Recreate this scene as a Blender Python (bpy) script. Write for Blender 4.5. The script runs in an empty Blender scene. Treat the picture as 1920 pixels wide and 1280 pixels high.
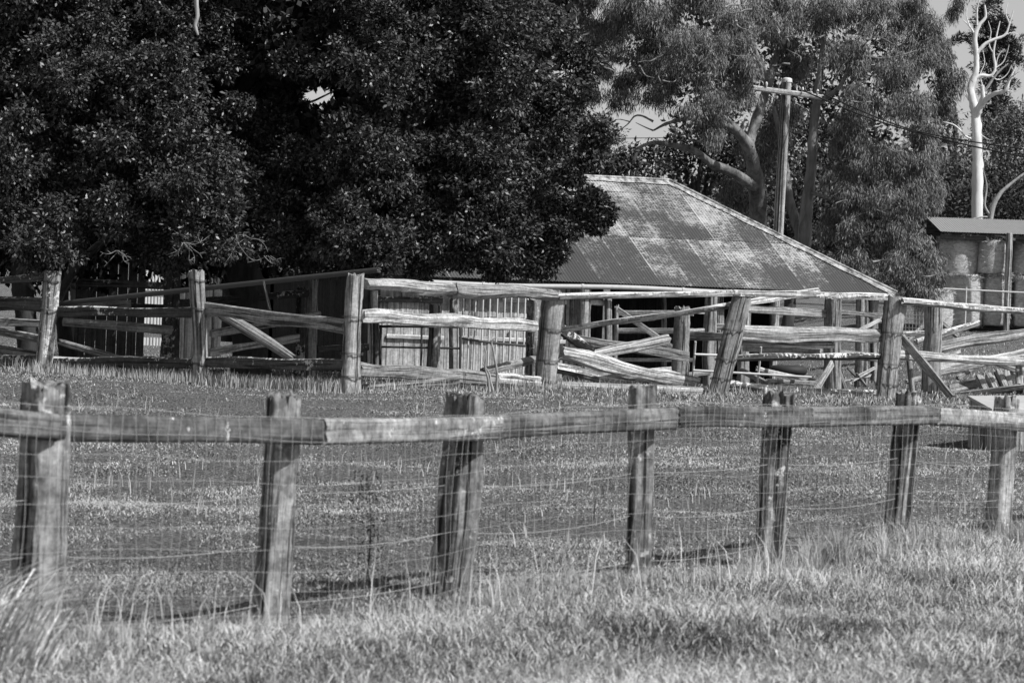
import bpy, math, random
import numpy as np
from mathutils import Vector, Matrix

C = bpy.context.scene.collection
R = math.radians
V = Vector

# ------------------------------------------------------------------ camera
EYE, FPX, PITCH, ROLL = 1.75, 6400.0, 0.716, 2.0
cam_d = bpy.data.cameras.new('camera')
cam = bpy.data.objects.new('camera', cam_d); C.objects.link(cam)
_p, _r = R(PITCH), R(ROLL)
FWD = V((0, math.cos(_p), -math.sin(_p)))
_r0, _u0 = V((1, 0, 0)), V((0, math.sin(_p), math.cos(_p)))
RIGHT = _r0*math.cos(_r) + _u0*math.sin(_r)
UP = -_r0*math.sin(_r) + _u0*math.cos(_r)
CAMP = V((0, 0, EYE))
M = Matrix.Identity(4)
for i in range(3):
    M[i][0], M[i][1], M[i][2], M[i][3] = RIGHT[i], UP[i], -FWD[i], CAMP[i]
cam.matrix_world = M
cam_d.sensor_width = 36
cam_d.lens = FPX/1920*36
cam_d.clip_start, cam_d.clip_end = 0.5, 3000
cam_d.dof.use_dof = True
cam_d.dof.focus_distance = 56
cam_d.dof.aperture_fstop = 7.5
bpy.context.scene.camera = cam

# ------------------------------------------------------------------ sky, sun, exposure
SUN_AZ, SUN_EL = 60.0, 49.0           # azimuth measured from straight behind the camera towards the right
w = bpy.data.worlds.new('World'); bpy.context.scene.world = w
w.use_nodes = True
nt = w.node_tree; bg = nt.nodes['Background']
sky = nt.nodes.new('ShaderNodeTexSky'); sky.sky_type = 'NISHITA'; sky.sun_disc = False
sky.sun_elevation = R(SUN_EL)
sdir = V((math.sin(R(SUN_AZ))*math.cos(R(SUN_EL)), -math.cos(R(SUN_AZ))*math.cos(R(SUN_EL)), math.sin(R(SUN_EL))))
sky.sun_rotation = math.atan2(sdir.x, sdir.y)
bw = nt.nodes.new('ShaderNodeRGBToBW')    # black and white photograph
nt.links.new(sky.outputs[0], bw.inputs[0]); nt.links.new(bw.outputs[0], bg.inputs['Color'])
bg.inputs['Strength'].default_value = 0.105
sl = bpy.data.lights.new('sun', 'SUN'); sl.energy = 4.6; sl.angle = R(0.5); sl.color = (1, 1, 1)
sun = bpy.data.objects.new('sun', sl); C.objects.link(sun)
sun.rotation_euler = (-sdir).to_track_quat('-Z', 'Y').to_euler()
vs = bpy.context.scene.view_settings
vs.view_transform = 'Standard'; vs.look = 'None'; vs.exposure = 0.08; vs.gamma = 1
cy = bpy.context.scene.cycles
cy.max_bounces = 5; cy.diffuse_bounces = 2; cy.glossy_bounces = 2; cy.transparent_max_bounces = 4
cy.use_denoising = True; cy.caustics_reflective = False; cy.caustics_refractive = False

# ------------------------------------------------------------------ geometry of the view, used to survey where things stand
def P(px, py, d):
    v = FWD + RIGHT*((px-960)/FPX) + UP*(-(py-640)/FPX)
    return CAMP + v*(d/v.y)
def px_of(a):                       # (N,3) array -> pixel coordinates
    q = np.asarray(a) - np.array(CAMP)
    f = q @ np.array(FWD)
    return 960 + FPX*(q @ np.array(RIGHT))/f, 640 - FPX*(q @ np.array(UP))/f
def S(d): return FPX/d

def _ss(t): t = np.clip(t, 0, 1); return t*t*(3-2*t)
_gy = [-60, 0, 30, 50, 58, 76, 88, 102, 130, 200, 400, 900]
_gh = [0, 0, 0, .33, .28, -.05, .0, .3, 1.0, 4, 14, 30]
_ry = [55, 66, 102, 140, 200]
_rh = [0, .3, 1.0, .8, 0]
def _curve(y, xs, hs):
    y = np.asarray(y, float); out = np.full(y.shape, hs[0], float)
    for a, b, h0, h1 in zip(xs, xs[1:], hs, hs[1:]):
        m = y >= a
        out = np.where(m, h0 + (h1-h0)*_ss((y-a)/(b-a)), out)
    return out
def gz(x, y):
    x = np.asarray(x, float); y = np.asarray(y, float)
    return (_curve(y, _gy, _gh) + _ss((x-6)/6)*_curve(y, _ry, _rh)
            + .03*np.sin(x*1.3+y*.7) + .025*np.sin(y*1.9-x*.8))
def G(x, y): return float(gz(x, y))

# ------------------------------------------------------------------ materials (all grey: the photograph is black and white)
def newmat(name):
    m = bpy.data.materials.new(name); m.use_nodes = True
    n = m.node_tree.nodes; b = n['Principled BSDF']
    return m, n, m.node_tree.links, b
def ramp(n, stops):
    r = n.new('ShaderNodeValToRGB'); e = r.color_ramp.elements
    while len(e) < len(stops): e.new(.5)
    for el, (p, v) in zip(e, stops): el.position = p; el.color = (v, v, v, 1)
    return r
def math_(n, l, op, a, b=None, clamp=False):
    k = n.new('ShaderNodeMath'); k.operation = op; k.use_clamp = clamp
    for i, q in enumerate((a, b)):
        if q is None: continue
        if isinstance(q, (int, float)): k.inputs[i].default_value = q
        else: l.new(q, k.inputs[i])
    return k.outputs[0]
def noise(n, l, vec, scale, detail=4, rough=.55, dist=0):
    k = n.new('ShaderNodeTexNoise'); k.inputs['Scale'].default_value = scale
    k.inputs['Detail'].default_value = detail; k.inputs['Roughness'].default_value = rough
    k.inputs['Distortion'].default_value = dist
    l.new(vec, k.inputs['Vector']); return k.outputs['Fac']
def mixv(n, l, fac, a, b):
    k = n.new('ShaderNodeMix'); k.data_type = 'FLOAT'
    for s, q in ((0, fac), (2, a), (3, b)):
        if isinstance(q, (int, float)): k.inputs[s].default_value = q
        else: l.new(q, k.inputs[s])
    return k.outputs[0]
def offs(n, l, out, amount=60):
    oi = n.new('ShaderNodeObjectInfo'); a = n.new('ShaderNodeVectorMath'); a.operation = 'MULTIPLY_ADD'
    cx = n.new('ShaderNodeCombineXYZ')
    l.new(oi.outputs['Random'], cx.inputs[0]); l.new(oi.outputs['Random'], cx.inputs[1]); l.new(oi.outputs['Random'], cx.inputs[2])
    l.new(cx.outputs[0], a.inputs[0]); a.inputs[1].default_value = (amount, amount*1.7, amount*.6); l.new(out, a.inputs[2])
    return a.outputs[0], oi.outputs['Random']

def wood(name, base, crack=.25, lichen=0., spots=0., grain=70, along=1.6, vary=.3, stain=.35, bump=.5, mott=.35):
    """weathered split timber: grain along the UV's u, checks and cracks, blotches, pale lichen on upward faces"""
    m, n, l, b = newmat(name)
    tc = n.new('ShaderNodeTexCoord')
    uv, rnd = offs(n, l, tc.outputs['UV'])
    mp = n.new('ShaderNodeMapping'); mp.inputs['Scale'].default_value = (along, grain, 1); l.new(uv, mp.inputs[0])
    g = noise(n, l, mp.outputs[0], 1, 6, .65, .3)
    mp2 = n.new('ShaderNodeMapping'); mp2.inputs['Scale'].default_value = (along*.55, grain*.42, 1); l.new(uv, mp2.inputs[0])
    c = noise(n, l, mp2.outputs[0], 1, 5, .6, .25)
    cr = ramp(n, [(0, 0.0), (.39, 0), (.47, 1), (1, 1)]); l.new(c, cr.inputs[0])
    gr_ = ramp(n, [(.3, 0), (.7, 1)]); l.new(g, gr_.inputs[0])
    obj, _ = offs(n, l, tc.outputs['Object'], 30)
    bl = noise(n, l, obj, 2.2, 5, .65)
    v = mixv(n, l, gr_.outputs[0], base*.55, base*1.4)
    bls = ramp(n, [(.3, 0), (.7, 1)]); l.new(bl, bls.inputs[0])
    v = math_(n, l, 'MULTIPLY', v, mixv(n, l, bls.outputs[0], 1-stain, 1+stain*.8))
    mo = ramp(n, [(.32, 0), (.68, 1)]); l.new(noise(n, l, obj, 17, 6, .75), mo.inputs[0])
    v = math_(n, l, 'MULTIPLY', v, mixv(n, l, mo.outputs[0], 1-mott, 1+mott))
    v = math_(n, l, 'MULTIPLY', v, mixv(n, l, rnd, 1-vary, 1+vary))
    v = math_(n, l, 'MULTIPLY', v, mixv(n, l, cr.outputs[0], crack, 1))
    if lichen or spots:
        ge = n.new('ShaderNodeNewGeometry'); sp = n.new('ShaderNodeSeparateXYZ'); l.new(ge.outputs['Normal'], sp.inputs[0])
        n2 = noise(n, l, obj, 14, 5, .7)
        up = math_(n, l, 'MULTIPLY', sp.outputs[2], lichen*.30)
        t = math_(n, l, 'ADD', math_(n, l, 'ADD', n2, up), spots*.1)
        t = math_(n, l, 'ADD', t, math_(n, l, 'MULTIPLY', math_(n, l, 'SUBTRACT', noise(n, l, obj, 1.7, 2, .5), .56), .75))
        lr = ramp(n, [(.58, 0), (.64, 1)]); l.new(t, lr.inputs[0])
        v = mixv(n, l, lr.outputs[0], v, .72)
    l.new(v, b.inputs['Base Color'])
    b.inputs['Roughness'].default_value = .85; b.inputs['Specular IOR Level'].default_value = .25
    h = math_(n, l, 'ADD', math_(n, l, 'MULTIPLY', g, .5), cr.outputs[0])
    bp = n.new('ShaderNodeBump'); bp.inputs['Strength'].default_value = bump; bp.inputs['Distance'].default_value = .02
    l.new(h, bp.inputs['Height']); l.new(bp.outputs[0], b.inputs['Normal'])
    return m

def plain(name, base, rough=.6, metal=0., scale=9, var=.35, spec=.4, bump=.1):
    m, n, l, b = newmat(name)
    tc = n.new('ShaderNodeTexCoord'); o, rnd = offs(n, l, tc.outputs['Object'], 30)
    k = noise(n, l, o, scale, 6, .65)
    l.new(mixv(n, l, k, base*(1-var), base*(1+var)), b.inputs['Base Color'])
    b.inputs['Roughness'].default_value = rough; b.inputs['Metallic'].default_value = metal
    b.inputs['Specular IOR Level'].default_value = spec
    bp = n.new('ShaderNodeBump'); bp.inputs['Strength'].default_value = bump; l.new(k, bp.inputs['Height']); l.new(bp.outputs[0], b.inputs['Normal'])
    return m

def leafmat(name, base, rough=.45, spec=.4, vary=.6, transl=.0):
    m, n, l, b = newmat(name)
    at = n.new('ShaderNodeAttribute'); at.attribute_name = 'tone'
    l.new(mixv(n, l, at.outputs['Fac'], base*(1-vary), base*(1+vary)), b.inputs['Base Color'])
    b.inputs['Roughness'].default_value = rough; b.inputs['Specular IOR Level'].default_value = spec
    return m

def barkmat(name, base, streak=.5, sc=(9, 9, 1.6), vary=.5, bump=.5):
    m, n, l, b = newmat(name)
    tc = n.new('ShaderNodeTexCoord'); o, rnd = offs(n, l, tc.outputs['Object'], 20)
    mp = n.new('ShaderNodeMapping'); mp.inputs['Scale'].default_value = sc; l.new(o, mp.inputs[0])
    k = noise(n, l, mp.outputs[0], 1, 7, .7, .6)
    k2 = noise(n, l, o, 1.3, 4, .6)
    rr = ramp(n, [(.3, base*(1-streak)), (.55, base), (.8, base*(1+streak*.5))]); l.new(k, rr.inputs[0])
    v = math_(n, l, 'MULTIPLY', rr.outputs[0], mixv(n, l, k2, 1-vary, 1+vary))
    l.new(v, b.inputs['Base Color']); b.inputs['Roughness'].default_value = .9; b.inputs['Specular IOR Level'].default_value = .2
    bp = n.new('ShaderNodeBump'); bp.inputs['Strength'].default_value = bump; bp.inputs['Distance'].default_value = .04
    l.new(k, bp.inputs['Height']); l.new(bp.outputs[0], b.inputs['Normal'])
    return m

MAT = dict(
    post=wood('weathered_post_wood', .36, crack=.15, grain=46, along=1.3, vary=.15, bump=.8),
    post_lichen=wood('lichen_post_wood', .30, crack=.18, spots=.75, grain=46, along=1.3, vary=.15, bump=.8),
    grey=wood('weathered_grey_wood', .33, crack=.2, grain=105, bump=.7),
    pale=wood('bleached_pale_wood', .50, crack=.42, grain=105, vary=.15, stain=.4, bump=.8),
    lichen=wood('lichened_rail_wood', .40, crack=.22, lichen=1.0, spots=.45, grain=95, vary=.15, stain=.5, bump=.8),
    dark=wood('dark_and_shaded_wood', .10, crack=.4, lichen=.55, grain=60, vary=.25),  # dark timber, also carries shade in the colour of rails under the tree
    front=wood('front_post_wood', .30, crack=.1, spots=.0, lichen=.2, grain=58, along=1.3, vary=.15, stain=.8, bump=1., mott=.6),
    rail_dark=wood('front_rail_dark_wood', .12, crack=.5, spots=.1, grain=50, along=.8, vary=.1, mott=.6, stain=.7),
    rail_mid=wood('front_rail_mid_wood', .19, crack=.4, spots=.0, grain=50, along=.8, vary=.1, mott=.6, stain=.8),
    rail_pale=wood('front_rail_pale_wood', .27, crack=.4, spots=.15, grain=50, along=.8, vary=.1, mott=.6, stain=.7),
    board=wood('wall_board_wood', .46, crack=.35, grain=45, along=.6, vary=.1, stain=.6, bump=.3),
    inner=wood('shade_dark_inner_boards', .06, crack=.5, grain=60, along=.7, vary=.1),  # interior shade of the shed put into the board tone
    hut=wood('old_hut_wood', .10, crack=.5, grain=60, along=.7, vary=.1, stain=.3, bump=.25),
    pole=wood('pole_wood', .44, crack=.15, grain=30, along=.3, vary=.05, stain=.4, bump=.8),
    ledge=wood('pale_ledge_wood', .6, crack=.5, grain=60, along=.8, vary=.1),
    whitewash=plain('whitewashed_timber', .75, .8, scale=6, var=.2),
    galv=plain('galvanised_wire', .42, .55, 0., var=.25, spec=.5),
    steel=plain('rusty_steel', .06, .6, 0., var=.4, spec=.5),
    whitesteel=plain('white_painted_steel', .62, .5, 0., var=.25, spec=.5),
    gutter=plain('gutter_metal', .42, .5, 0., var=.3),
    stone=plain('pale_cut_timber', .42, .85, scale=5, var=.3, bump=.3),
    rubber=plain('tyre_rubber', .03, .7),
    darkin=plain('dark_interior', .04, .9),
)

# ------------------------------------------------------------------ mesh helpers
def fast_mesh(name, verts, loops, totals, tone=None, uv=None, smooth=False):
    me = bpy.data.meshes.new(name)
    verts = np.asarray(verts, np.float32); loops = np.asarray(loops, np.int32); totals = np.asarray(totals, np.int32)
    me.vertices.add(len(verts)); me.vertices.foreach_set('co', verts.ravel())
    me.loops.add(len(loops)); me.loops.foreach_set('vertex_index', loops)
    me.polygons.add(len(totals))
    me.polygons.foreach_set('loop_start', np.concatenate(([0], np.cumsum(totals)[:-1])).astype(np.int32))
    me.polygons.foreach_set('loop_total', totals)
    if smooth: me.polygons.foreach_set('use_smooth', np.ones(len(totals), bool))
    if tone is not None:
        a = me.attributes.new('tone', 'FLOAT', 'POINT'); a.data.foreach_set('value', np.asarray(tone, np.float32))
    if uv is not None:
        ul = me.uv_layers.new(name='UVMap'); ul.data.foreach_set('uv', np.asarray(uv, np.float32).ravel())
    me.update(); me.validate()
    return me

def tag(o, label=None, cat=None, group=None, kind=None):
    if label: o['label'] = label
    if cat: o['category'] = cat
    if group: o['group'] = group
    if kind: o['kind'] = kind
    return o
def thing(name, loc, label, cat, group=None):
    o = bpy.data.objects.new(name, None); C.objects.link(o); o.location = loc; o.empty_display_size = .2
    return tag(o, label, cat, group)
_absloc = {}
def absloc(o): return V((0, 0, 0)) if o is None else _absloc.get(o.name, o.location.copy())
def link(name, me, mat, root=None, origin=None):
    o = bpy.data.objects.new(name, me); C.objects.link(o)
    if mat: me.materials.append(mat)
    org = V(origin) if origin is not None else V((0, 0, 0))
    if root is not None: o.parent = root
    o.location = org - absloc(root)
    _absloc[o.name] = org
    return o

class MB:
    def __init__(s): s.v = []; s.l = []; s.t = []; s.uv = []; s.n = 0; s.sm = []
    def add(s, verts, faces, uvs, smooth=True):
        for f, u in zip(faces, uvs):
            s.l.extend(i+s.n for i in f); s.t.append(len(f)); s.uv.extend(u); s.sm.append(smooth)
        s.v.append(np.asarray(verts, float)); s.n += len(verts)
    def build(s, name, mat, root=None, origin=None):
        v = np.concatenate(s.v)
        org = V(origin) if origin is not None else V(v.mean(0))
        me = fast_mesh(name, v-np.array(org), s.l, s.t, None, s.uv)
        me.polygons.foreach_set('use_smooth', np.array(s.sm, bool))
        return link(name, me, MAT[mat] if isinstance(mat, str) else mat, root, org)

def rings(mb, ctr, ys, zs, radii, m, cap=True, uvscale=1., seed=0, smooth=True):
    """skin a list of rings: centre, two axes, (m,) radii multipliers in y and z -> verts"""
    K = len(ctr); V_ = []
    for c, y, z, (ry, rz) in zip(ctr, ys, zs, radii):
        V_.append(np.asarray(c)[None] + ry[:, None]*np.asarray(y)[None] + rz[:, None]*np.asarray(z)[None])
    vv = np.concatenate(V_)
    d = [0]
    for k in range(1, K): d.append(d[-1]+float(np.linalg.norm(np.asarray(ctr[k])-np.asarray(ctr[k-1]))))
    per = 2*math.pi*float(np.mean([np.mean(np.hypot(*r)) for r in radii]))
    rs = random.Random(seed); ou, ov = rs.uniform(0, 30), rs.uniform(0, 30)
    F, U = [], []
    for k in range(K-1):
        for j in range(m):
            j2 = (j+1) % m
            F.append((k*m+j, k*m+j2, (k+1)*m+j2, (k+1)*m+j))
            a, b = ov+per*j/m, ov+per*(j+1)/m
            U.append(((ou+d[k], a), (ou+d[k], b), (ou+d[k+1], b), (ou+d[k+1], a)))
    mb.add(vv, F, U, smooth)
    if cap:
        for k, rev in ((0, True), (K-1, False)):
            idx = list(range(m)); ring = V_[k]
            c = ring.mean(0)
            vs2 = np.concatenate([ring, c[None]])
            ff, uu = [], []
            for j in range(m):
                j2 = (j+1) % m
                f = (j2, j, m) if rev else (j, j2, m)
                ff.append(f)
                q = [(ou+.02*math.sin(i*6.28/m), ov+.3*math.cos(i*6.28/m)) if i < m else (ou, ov) for i in f]
                uu.append(tuple(q))
            mb.add(vs2, ff, uu, False)

def beam(mb, a, b, wth, hgt, n=4., taper=1., rough=.07, bow=0., sag=0., seed=0, face=None, m=16, seg=None, flute=.5, jag=0., flat=False):
    """one timber from a to b: wth is its thickness sideways, hgt its height; n=2 round .. 8 sawn square"""
    rs = np.random.RandomState(seed % (2**31))
    a, b = V(a), V(b); ax = b-a; L = ax.length; ax.normalize()
    if face is not None: y = V(face) - ax*V(face).dot(ax)
    else: y = ax.cross(V((0, 0, 1)))
    y.normalize(); z = y.cross(ax)
    seg = seg or int(min(26, max(5, L*5)))
    th = np.arange(m)*2*math.pi/m + math.pi/m
    cth, sth = np.cos(th), np.sin(th)
    r = 1/((np.abs(cth)*2)**n + (np.abs(sth)*2)**n)**(1/n)
    fl = rs.randn(m); fl = 1 + rough*flute*fl
    kn = rs.randn(9, m); nk = 3+int(L*2.2)
    def along_n(t):        # slow changes of each split face along the timber
        q = t*min(nk, 7.99); i = int(q); f = q-i; f = f*f*(3-2*f); return kn[i]*(1-f)+kn[min(8, i+1)]*f
    ph = rs.uniform(0, 6.28, (6,)); fr = rs.uniform(.6, 2.2, (6,))
    ctr, ys, zs, rad = [], [], [], []
    for k in range(seg+1):
        t = k/seg
        off = bow*math.sin(math.pi*t); sg = -sag*math.sin(math.pi*t)
        wob = rough*.35*(math.sin(ph[0]+fr[0]*t*L*1.5)*wth); wob2 = rough*.6*(math.sin(ph[1]+fr[1]*t*L*1.5)*hgt)
        c = a + ax*(L*t) + y*(off+wob) + z*(sg+wob2)
        tp = 1+(taper-1)*t
        s1 = tp*(1+rough*math.sin(ph[2]+fr[2]*t*L*2)); s2 = tp*(1+rough*math.sin(ph[3]+fr[3]*t*L*2))
        e = 1+rough*.3*rs.randn(m)+rough*.55*along_n(t)
        ctr.append(np.array(c)); ys.append(np.array(y)); zs.append(np.array(z))
        rad.append((wth*s1*r*cth*fl*e, hgt*s2*r*sth*fl*e))
    v0 = len(mb.v); rings(mb, ctr, ys, zs, rad, m, True, 1., seed, smooth=not flat)
    if jag:                # splintered, unevenly cut ends
        V0 = mb.v[v0]; d = (rs.randn(m)*jag)[:, None]*np.array(ax)[None]; d0 = (rs.randn(m)*jag)[:, None]*np.array(ax)[None]
        V0[-m:] += d; V0[:m] += d0; mb.v[v0+1][:m] += d0; mb.v[v0+2][:m] += d

def tube(mb, pts, radii, m=8, sub=4, seed=0, wob=0., cap=True):
    pts = [np.array(p, float) for p in pts]
    if not hasattr(radii, '__len__'): radii = [radii]*len(pts)
    if sub > 1 and len(pts) > 2:
        q, rr = [], []
        pp = [2*pts[0]-pts[1]]+pts+[2*pts[-1]-pts[-2]]
        for i in range(len(pts)-1):
            for k in range(sub):
                t = k/sub; p0, p1, p2, p3 = pp[i:i+4]
                q.append(.5*((2*p1)+(-p0+p2)*t+(2*p0-5*p1+4*p2-p3)*t*t+(-p0+3*p1-3*p2+p3)*t**3))
                rr.append(radii[i]*(1-t)+radii[i+1]*t)
        q.append(pts[-1]); rr.append(radii[-1]); pts, radii = q, rr
    rs = np.random.RandomState(seed)
    K = len(pts); ctr, ys, zs, rad = [], [], [], []
    th = np.arange(m)*2*math.pi/m
    yprev = None
    for k in range(K):
        tgt = pts[min(k+1, K-1)]-pts[max(k-1, 0)]; tgt = tgt/max(1e-9, np.linalg.norm(tgt))
        if yprev is None:
            ref = np.array((0, 0, 1.)) if abs(tgt[2]) < .9 else np.array((1., 0, 0)); y = np.cross(tgt, ref)
        else: y = yprev - tgt*yprev.dot(tgt)
        y /= max(1e-9, np.linalg.norm(y)); yprev = y
        z = np.cross(tgt, y)*-1
        rv = radii[k]*(1+wob*rs.randn(m))
        ctr.append(pts[k]); ys.append(y); zs.append(-z)
        rad.append((rv*np.cos(th), rv*np.sin(th)))
    rings(mb, ctr, ys, zs, rad, m, cap, 1., seed)

def box_(mb, o, ex, ey, ez):
    """box from corner o along three edge vectors, uv in metres with u along the longest edge"""
    o, ex, ey, ez = (np.array(q, float) for q in (o, ex, ey, ez))
    vs = [o, o+ex, o+ex+ey, o+ey, o+ez, o+ex+ez, o+ex+ey+ez, o+ey+ez]
    F = [(0, 3, 2, 1), (4, 5, 6, 7), (0, 1, 5, 4), (1, 2, 6, 5), (2, 3, 7, 6), (3, 0, 4, 7)]
    e = [ex, ey, ez]; L = [np.linalg.norm(q) for q in e]; k = int(np.argmax(L)); du = e[k]/L[k]
    oth = [i for i in range(3) if i != k]
    dv = e[oth[0]]/L[oth[0]] + e[oth[1]]/L[oth[1]]
    of = random.uniform(0, 40); ov = random.uniform(0, 40)
    U = [tuple((of+float((vs[i]-o) @ du), ov+float((vs[i]-o) @ dv)) for i in f) for f in F]
    mb.add(vs, F, U, False)

# ------------------------------------------------------------------ leaves and blades
def unit(a): return a/np.maximum(1e-9, np.linalg.norm(a, axis=1, keepdims=True))
def leaf_mesh(name, pos, dr, nr, ln, wd, tone, mat, root, fat=.45):
    N = len(pos); dr = unit(dr); side = unit(np.cross(dr, nr))
    ln = ln[:, None]; wd = wd[:, None]
    org = pos.mean(0)
    v = np.empty((N, 4, 3)); q = pos-org
    v[:, 0] = q; v[:, 1] = q+dr*ln*fat+side*wd*.5; v[:, 2] = q+dr*ln; v[:, 3] = q+dr*ln*fat-side*wd*.5
    me = fast_mesh(name, v.reshape(-1, 3), np.arange(N*4), np.full(N, 4), np.repeat(tone, 4))
    return link(name, me, mat, root, V(org))

def crown_points(rs, lobes, sub_r, per, shell=(.7, 1.03), flat=.9, dens=1.0):
    """clumps of leaf positions on the shells of the lobes -> positions, outward directions, lobe tone"""
    P_, O_, T_ = [], [], []
    for (c, r) in lobes:
        c = np.array(c); ns = max(3, int(dens*3.2*(r/sub_r)**2))
        u = unit(rs.randn(ns, 3)); sc = c + u*np.array([1, 1, flat])*(r*rs.uniform(*shell, (ns, 1)))
        q = rs.randn(ns, per, 3); q /= np.linalg.norm(q, axis=2, keepdims=True); q *= rs.uniform(.2, 1, (ns, per, 1))**(1/2.2)
        sr = sub_r*rs.uniform(.6, 1.3, (ns, 1, 1))
        p = sc[:, None]+q*sr*np.array([1, 1, .75])
        P_.append(p.reshape(-1, 3)); O_.append(unit((u[:, None]*.8+q).reshape(-1, 3)))
        T_.append(np.repeat(rs.uniform(-.18, .18, ns), per)+rs.uniform(-.12, .12))
    return np.concatenate(P_), np.concatenate(O_), np.concatenate(T_)

def blades(name, x, y, h, wd, lean, tone, mat, root=None, kind=None, leandir=None, z0=None, zsink=.01):
    """grass blades: each a quad and a tip triangle bent over by lean"""
    rs = np.random.RandomState(len(x) % 9973)
    N = len(x); z = gz(x, y)-zsink if z0 is None else z0
    az = rs.uniform(0, 6.283, N); la = rs.uniform(0, 6.283, N) if leandir is None else leandir
    base = np.stack([x, y, z], 1); org = base.mean(0); base = base-org
    sx = np.stack([np.cos(az), np.sin(az), 0*az], 1)*wd[:, None]*.5
    ld = np.stack([np.cos(la), np.sin(la), 0*la], 1)
    hm = h[:, None]; le = lean[:, None]; up = np.array([0, 0, 1.])
    mid = base + up*hm*.55 + ld*hm*le*.3
    tip = base + up*hm*(1-.35*np.minimum(le, 1.6)) + ld*hm*le
    v = np.empty((N, 5, 3)); v[:, 0] = base-sx; v[:, 1] = base+sx; v[:, 2] = mid+sx*.8; v[:, 3] = mid-sx*.8; v[:, 4] = tip
    i = np.arange(N)[:, None]*5
    loops = (i+np.array([[0, 1, 2, 3, 3, 2, 4]])).ravel()
    tot = np.tile([4, 3], N)
    me = fast_mesh(name, v.reshape(-1, 3), loops, tot, np.repeat(tone, 5))
    return link(name, me, mat, root, V(org))

# value noise in numpy, for patchiness
_vn = np.random.RandomState(5).rand(64, 64)
def vnoise(x, y, s):
    x, y = (np.asarray(x)*.79+np.asarray(y)*.61*.6)*s, (np.asarray(y)*.79*.6-np.asarray(x)*.61)*s
    xi, yi = np.floor(x).astype(int), np.floor(y).astype(int); fx, fy = _ss(x-xi), _ss(y-yi)
    g = lambda a, b: _vn[a % 64, b % 64]
    return (g(xi, yi)*(1-fx)+g(xi+1, yi)*fx)*(1-fy)+(g(xi, yi+1)*(1-fx)+g(xi+1, yi+1)*fx)*fy

# ================================================================== GROUND
def make_ground():
    m, n, l, b = newmat('paddock_soil')
    ge = n.new('ShaderNodeNewGeometry')
    a = noise(n, l, ge.outputs['Position'], .5, 6, .65); f = noise(n, l, ge.outputs['Position'], 26, 8, .8)
    rr = ramp(n, [(.36, .02), (.5, .13), (.64, .42)]); l.new(f, rr.inputs[0])
    v = math_(n, l, 'MULTIPLY', rr.outputs[0], mixv(n, l, a, .6, 1.5))
    l.new(v, b.inputs['Base Color']); b.inputs['Roughness'].default_value = .95; b.inputs['Specular IOR Level'].default_value = .1
    bp = n.new('ShaderNodeBump'); bp.inputs['Strength'].default_value = .9; bp.inputs['Distance'].default_value = .08
    l.new(f, bp.inputs['Height']); l.new(bp.outputs[0], b.inputs['Normal'])
    xs = np.concatenate([np.linspace(-700, -40, 24)[:-1], np.linspace(-40, -14, 20)[:-1], np.linspace(-14, 20, 100), np.linspace(20, 50, 20)[1:], np.linspace(50, 700, 24)[1:]])
    ys = np.concatenate([np.linspace(-60, 10, 20)[:-1], np.linspace(10, 130, 330), np.linspace(130, 900, 60)[1:]])
    X, Y = np.meshgrid(xs, ys); Z = gz(X, Y) + .03*(vnoise(X, Y, 2.3)-.5)*(Y < 130)
    v = np.stack([X, Y, Z], 2).reshape(-1, 3); nx, ny = len(xs), len(ys)
    i = (np.arange(ny-1)[:, None]*nx+np.arange(nx-1)[None]).ravel()[:, None]
    loops = (i+np.array([[0, 1, nx+1, nx]])).ravel()
    me = fast_mesh('ground', v, loops, np.full(len(i), 4), smooth=True)
    tag(link('ground', me, m), 'grazed paddock ground running from the front grass up to the trees', 'ground', kind='structure')
make_ground()

# ================================================================== FRONT FENCE
rnd = random.Random(11)
FP = [  # top px, base px, depth, width m
    ((88, 724), (62, 1190), 16.2, .205), ((532, 742), (503, 1190), 18.0, .175), ((875, 742), (838, 1155), 19.8, .20),
    ((1206, 727), (1195, 1045), 21.6, .15), ((1460, 737), (1443, 1010), 23.4, .17), ((1704, 737), (1680, 1000), 25.2, .16),
    ((1887, 747), (1872, 1020), 27.0, .17)]
f_dir = V((6.09, 10.8, 0)).normalized(); f_out = V((f_dir.y, -f_dir.x, 0))       # towards the camera side
fence = thing('paddock_fence', P(860, 1150, 19.8), 'low front fence of weathered posts, one board rail and square wire netting', 'fence')
tops = []; YAW = (50, 42, 20, 30, 15, 20, 42, 34, 30)
allp = [((-520, 700), (-560, 1280), 14.4, .2)] + FP + [((2055, 757), (2040, 1020), 28.8, .17)]
for i, ((tx, ty), (bx, by), d, wd) in enumerate(allp):
    t = P(tx, ty, d); bq = P(bx, by, d); g = G(bq.x, bq.y); bq = bq + (bq-t).normalized()*max(0, bq.z-g+.1)
    mb = MB(); beam(mb, bq, t, wd*.98, wd*.98, n=7, taper=.97, rough=.06, seed=100+i, jag=.022, face=(math.sin(R(YAW[i])), -math.cos(R(YAW[i])), 0), m=36, seg=34, flute=.45)
    mb.build('post', 'front', fence)
    tops.append((t, bq, d, wd))
RC = [[(-520, 750), (50, 797)], [(50, 797), (555, 808)], [(555, 808), (890, 799)], [(890, 799), (1228, 782)], [(1228, 780), (1480, 779)], [(1480, 779), (1722, 777)], [(1722, 779), (2055, 800)]]
dep = [14.4, 16.2, 18.1, 19.9, 21.7, 23.5, 25.3, 28.8]
rail_line = []
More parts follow.
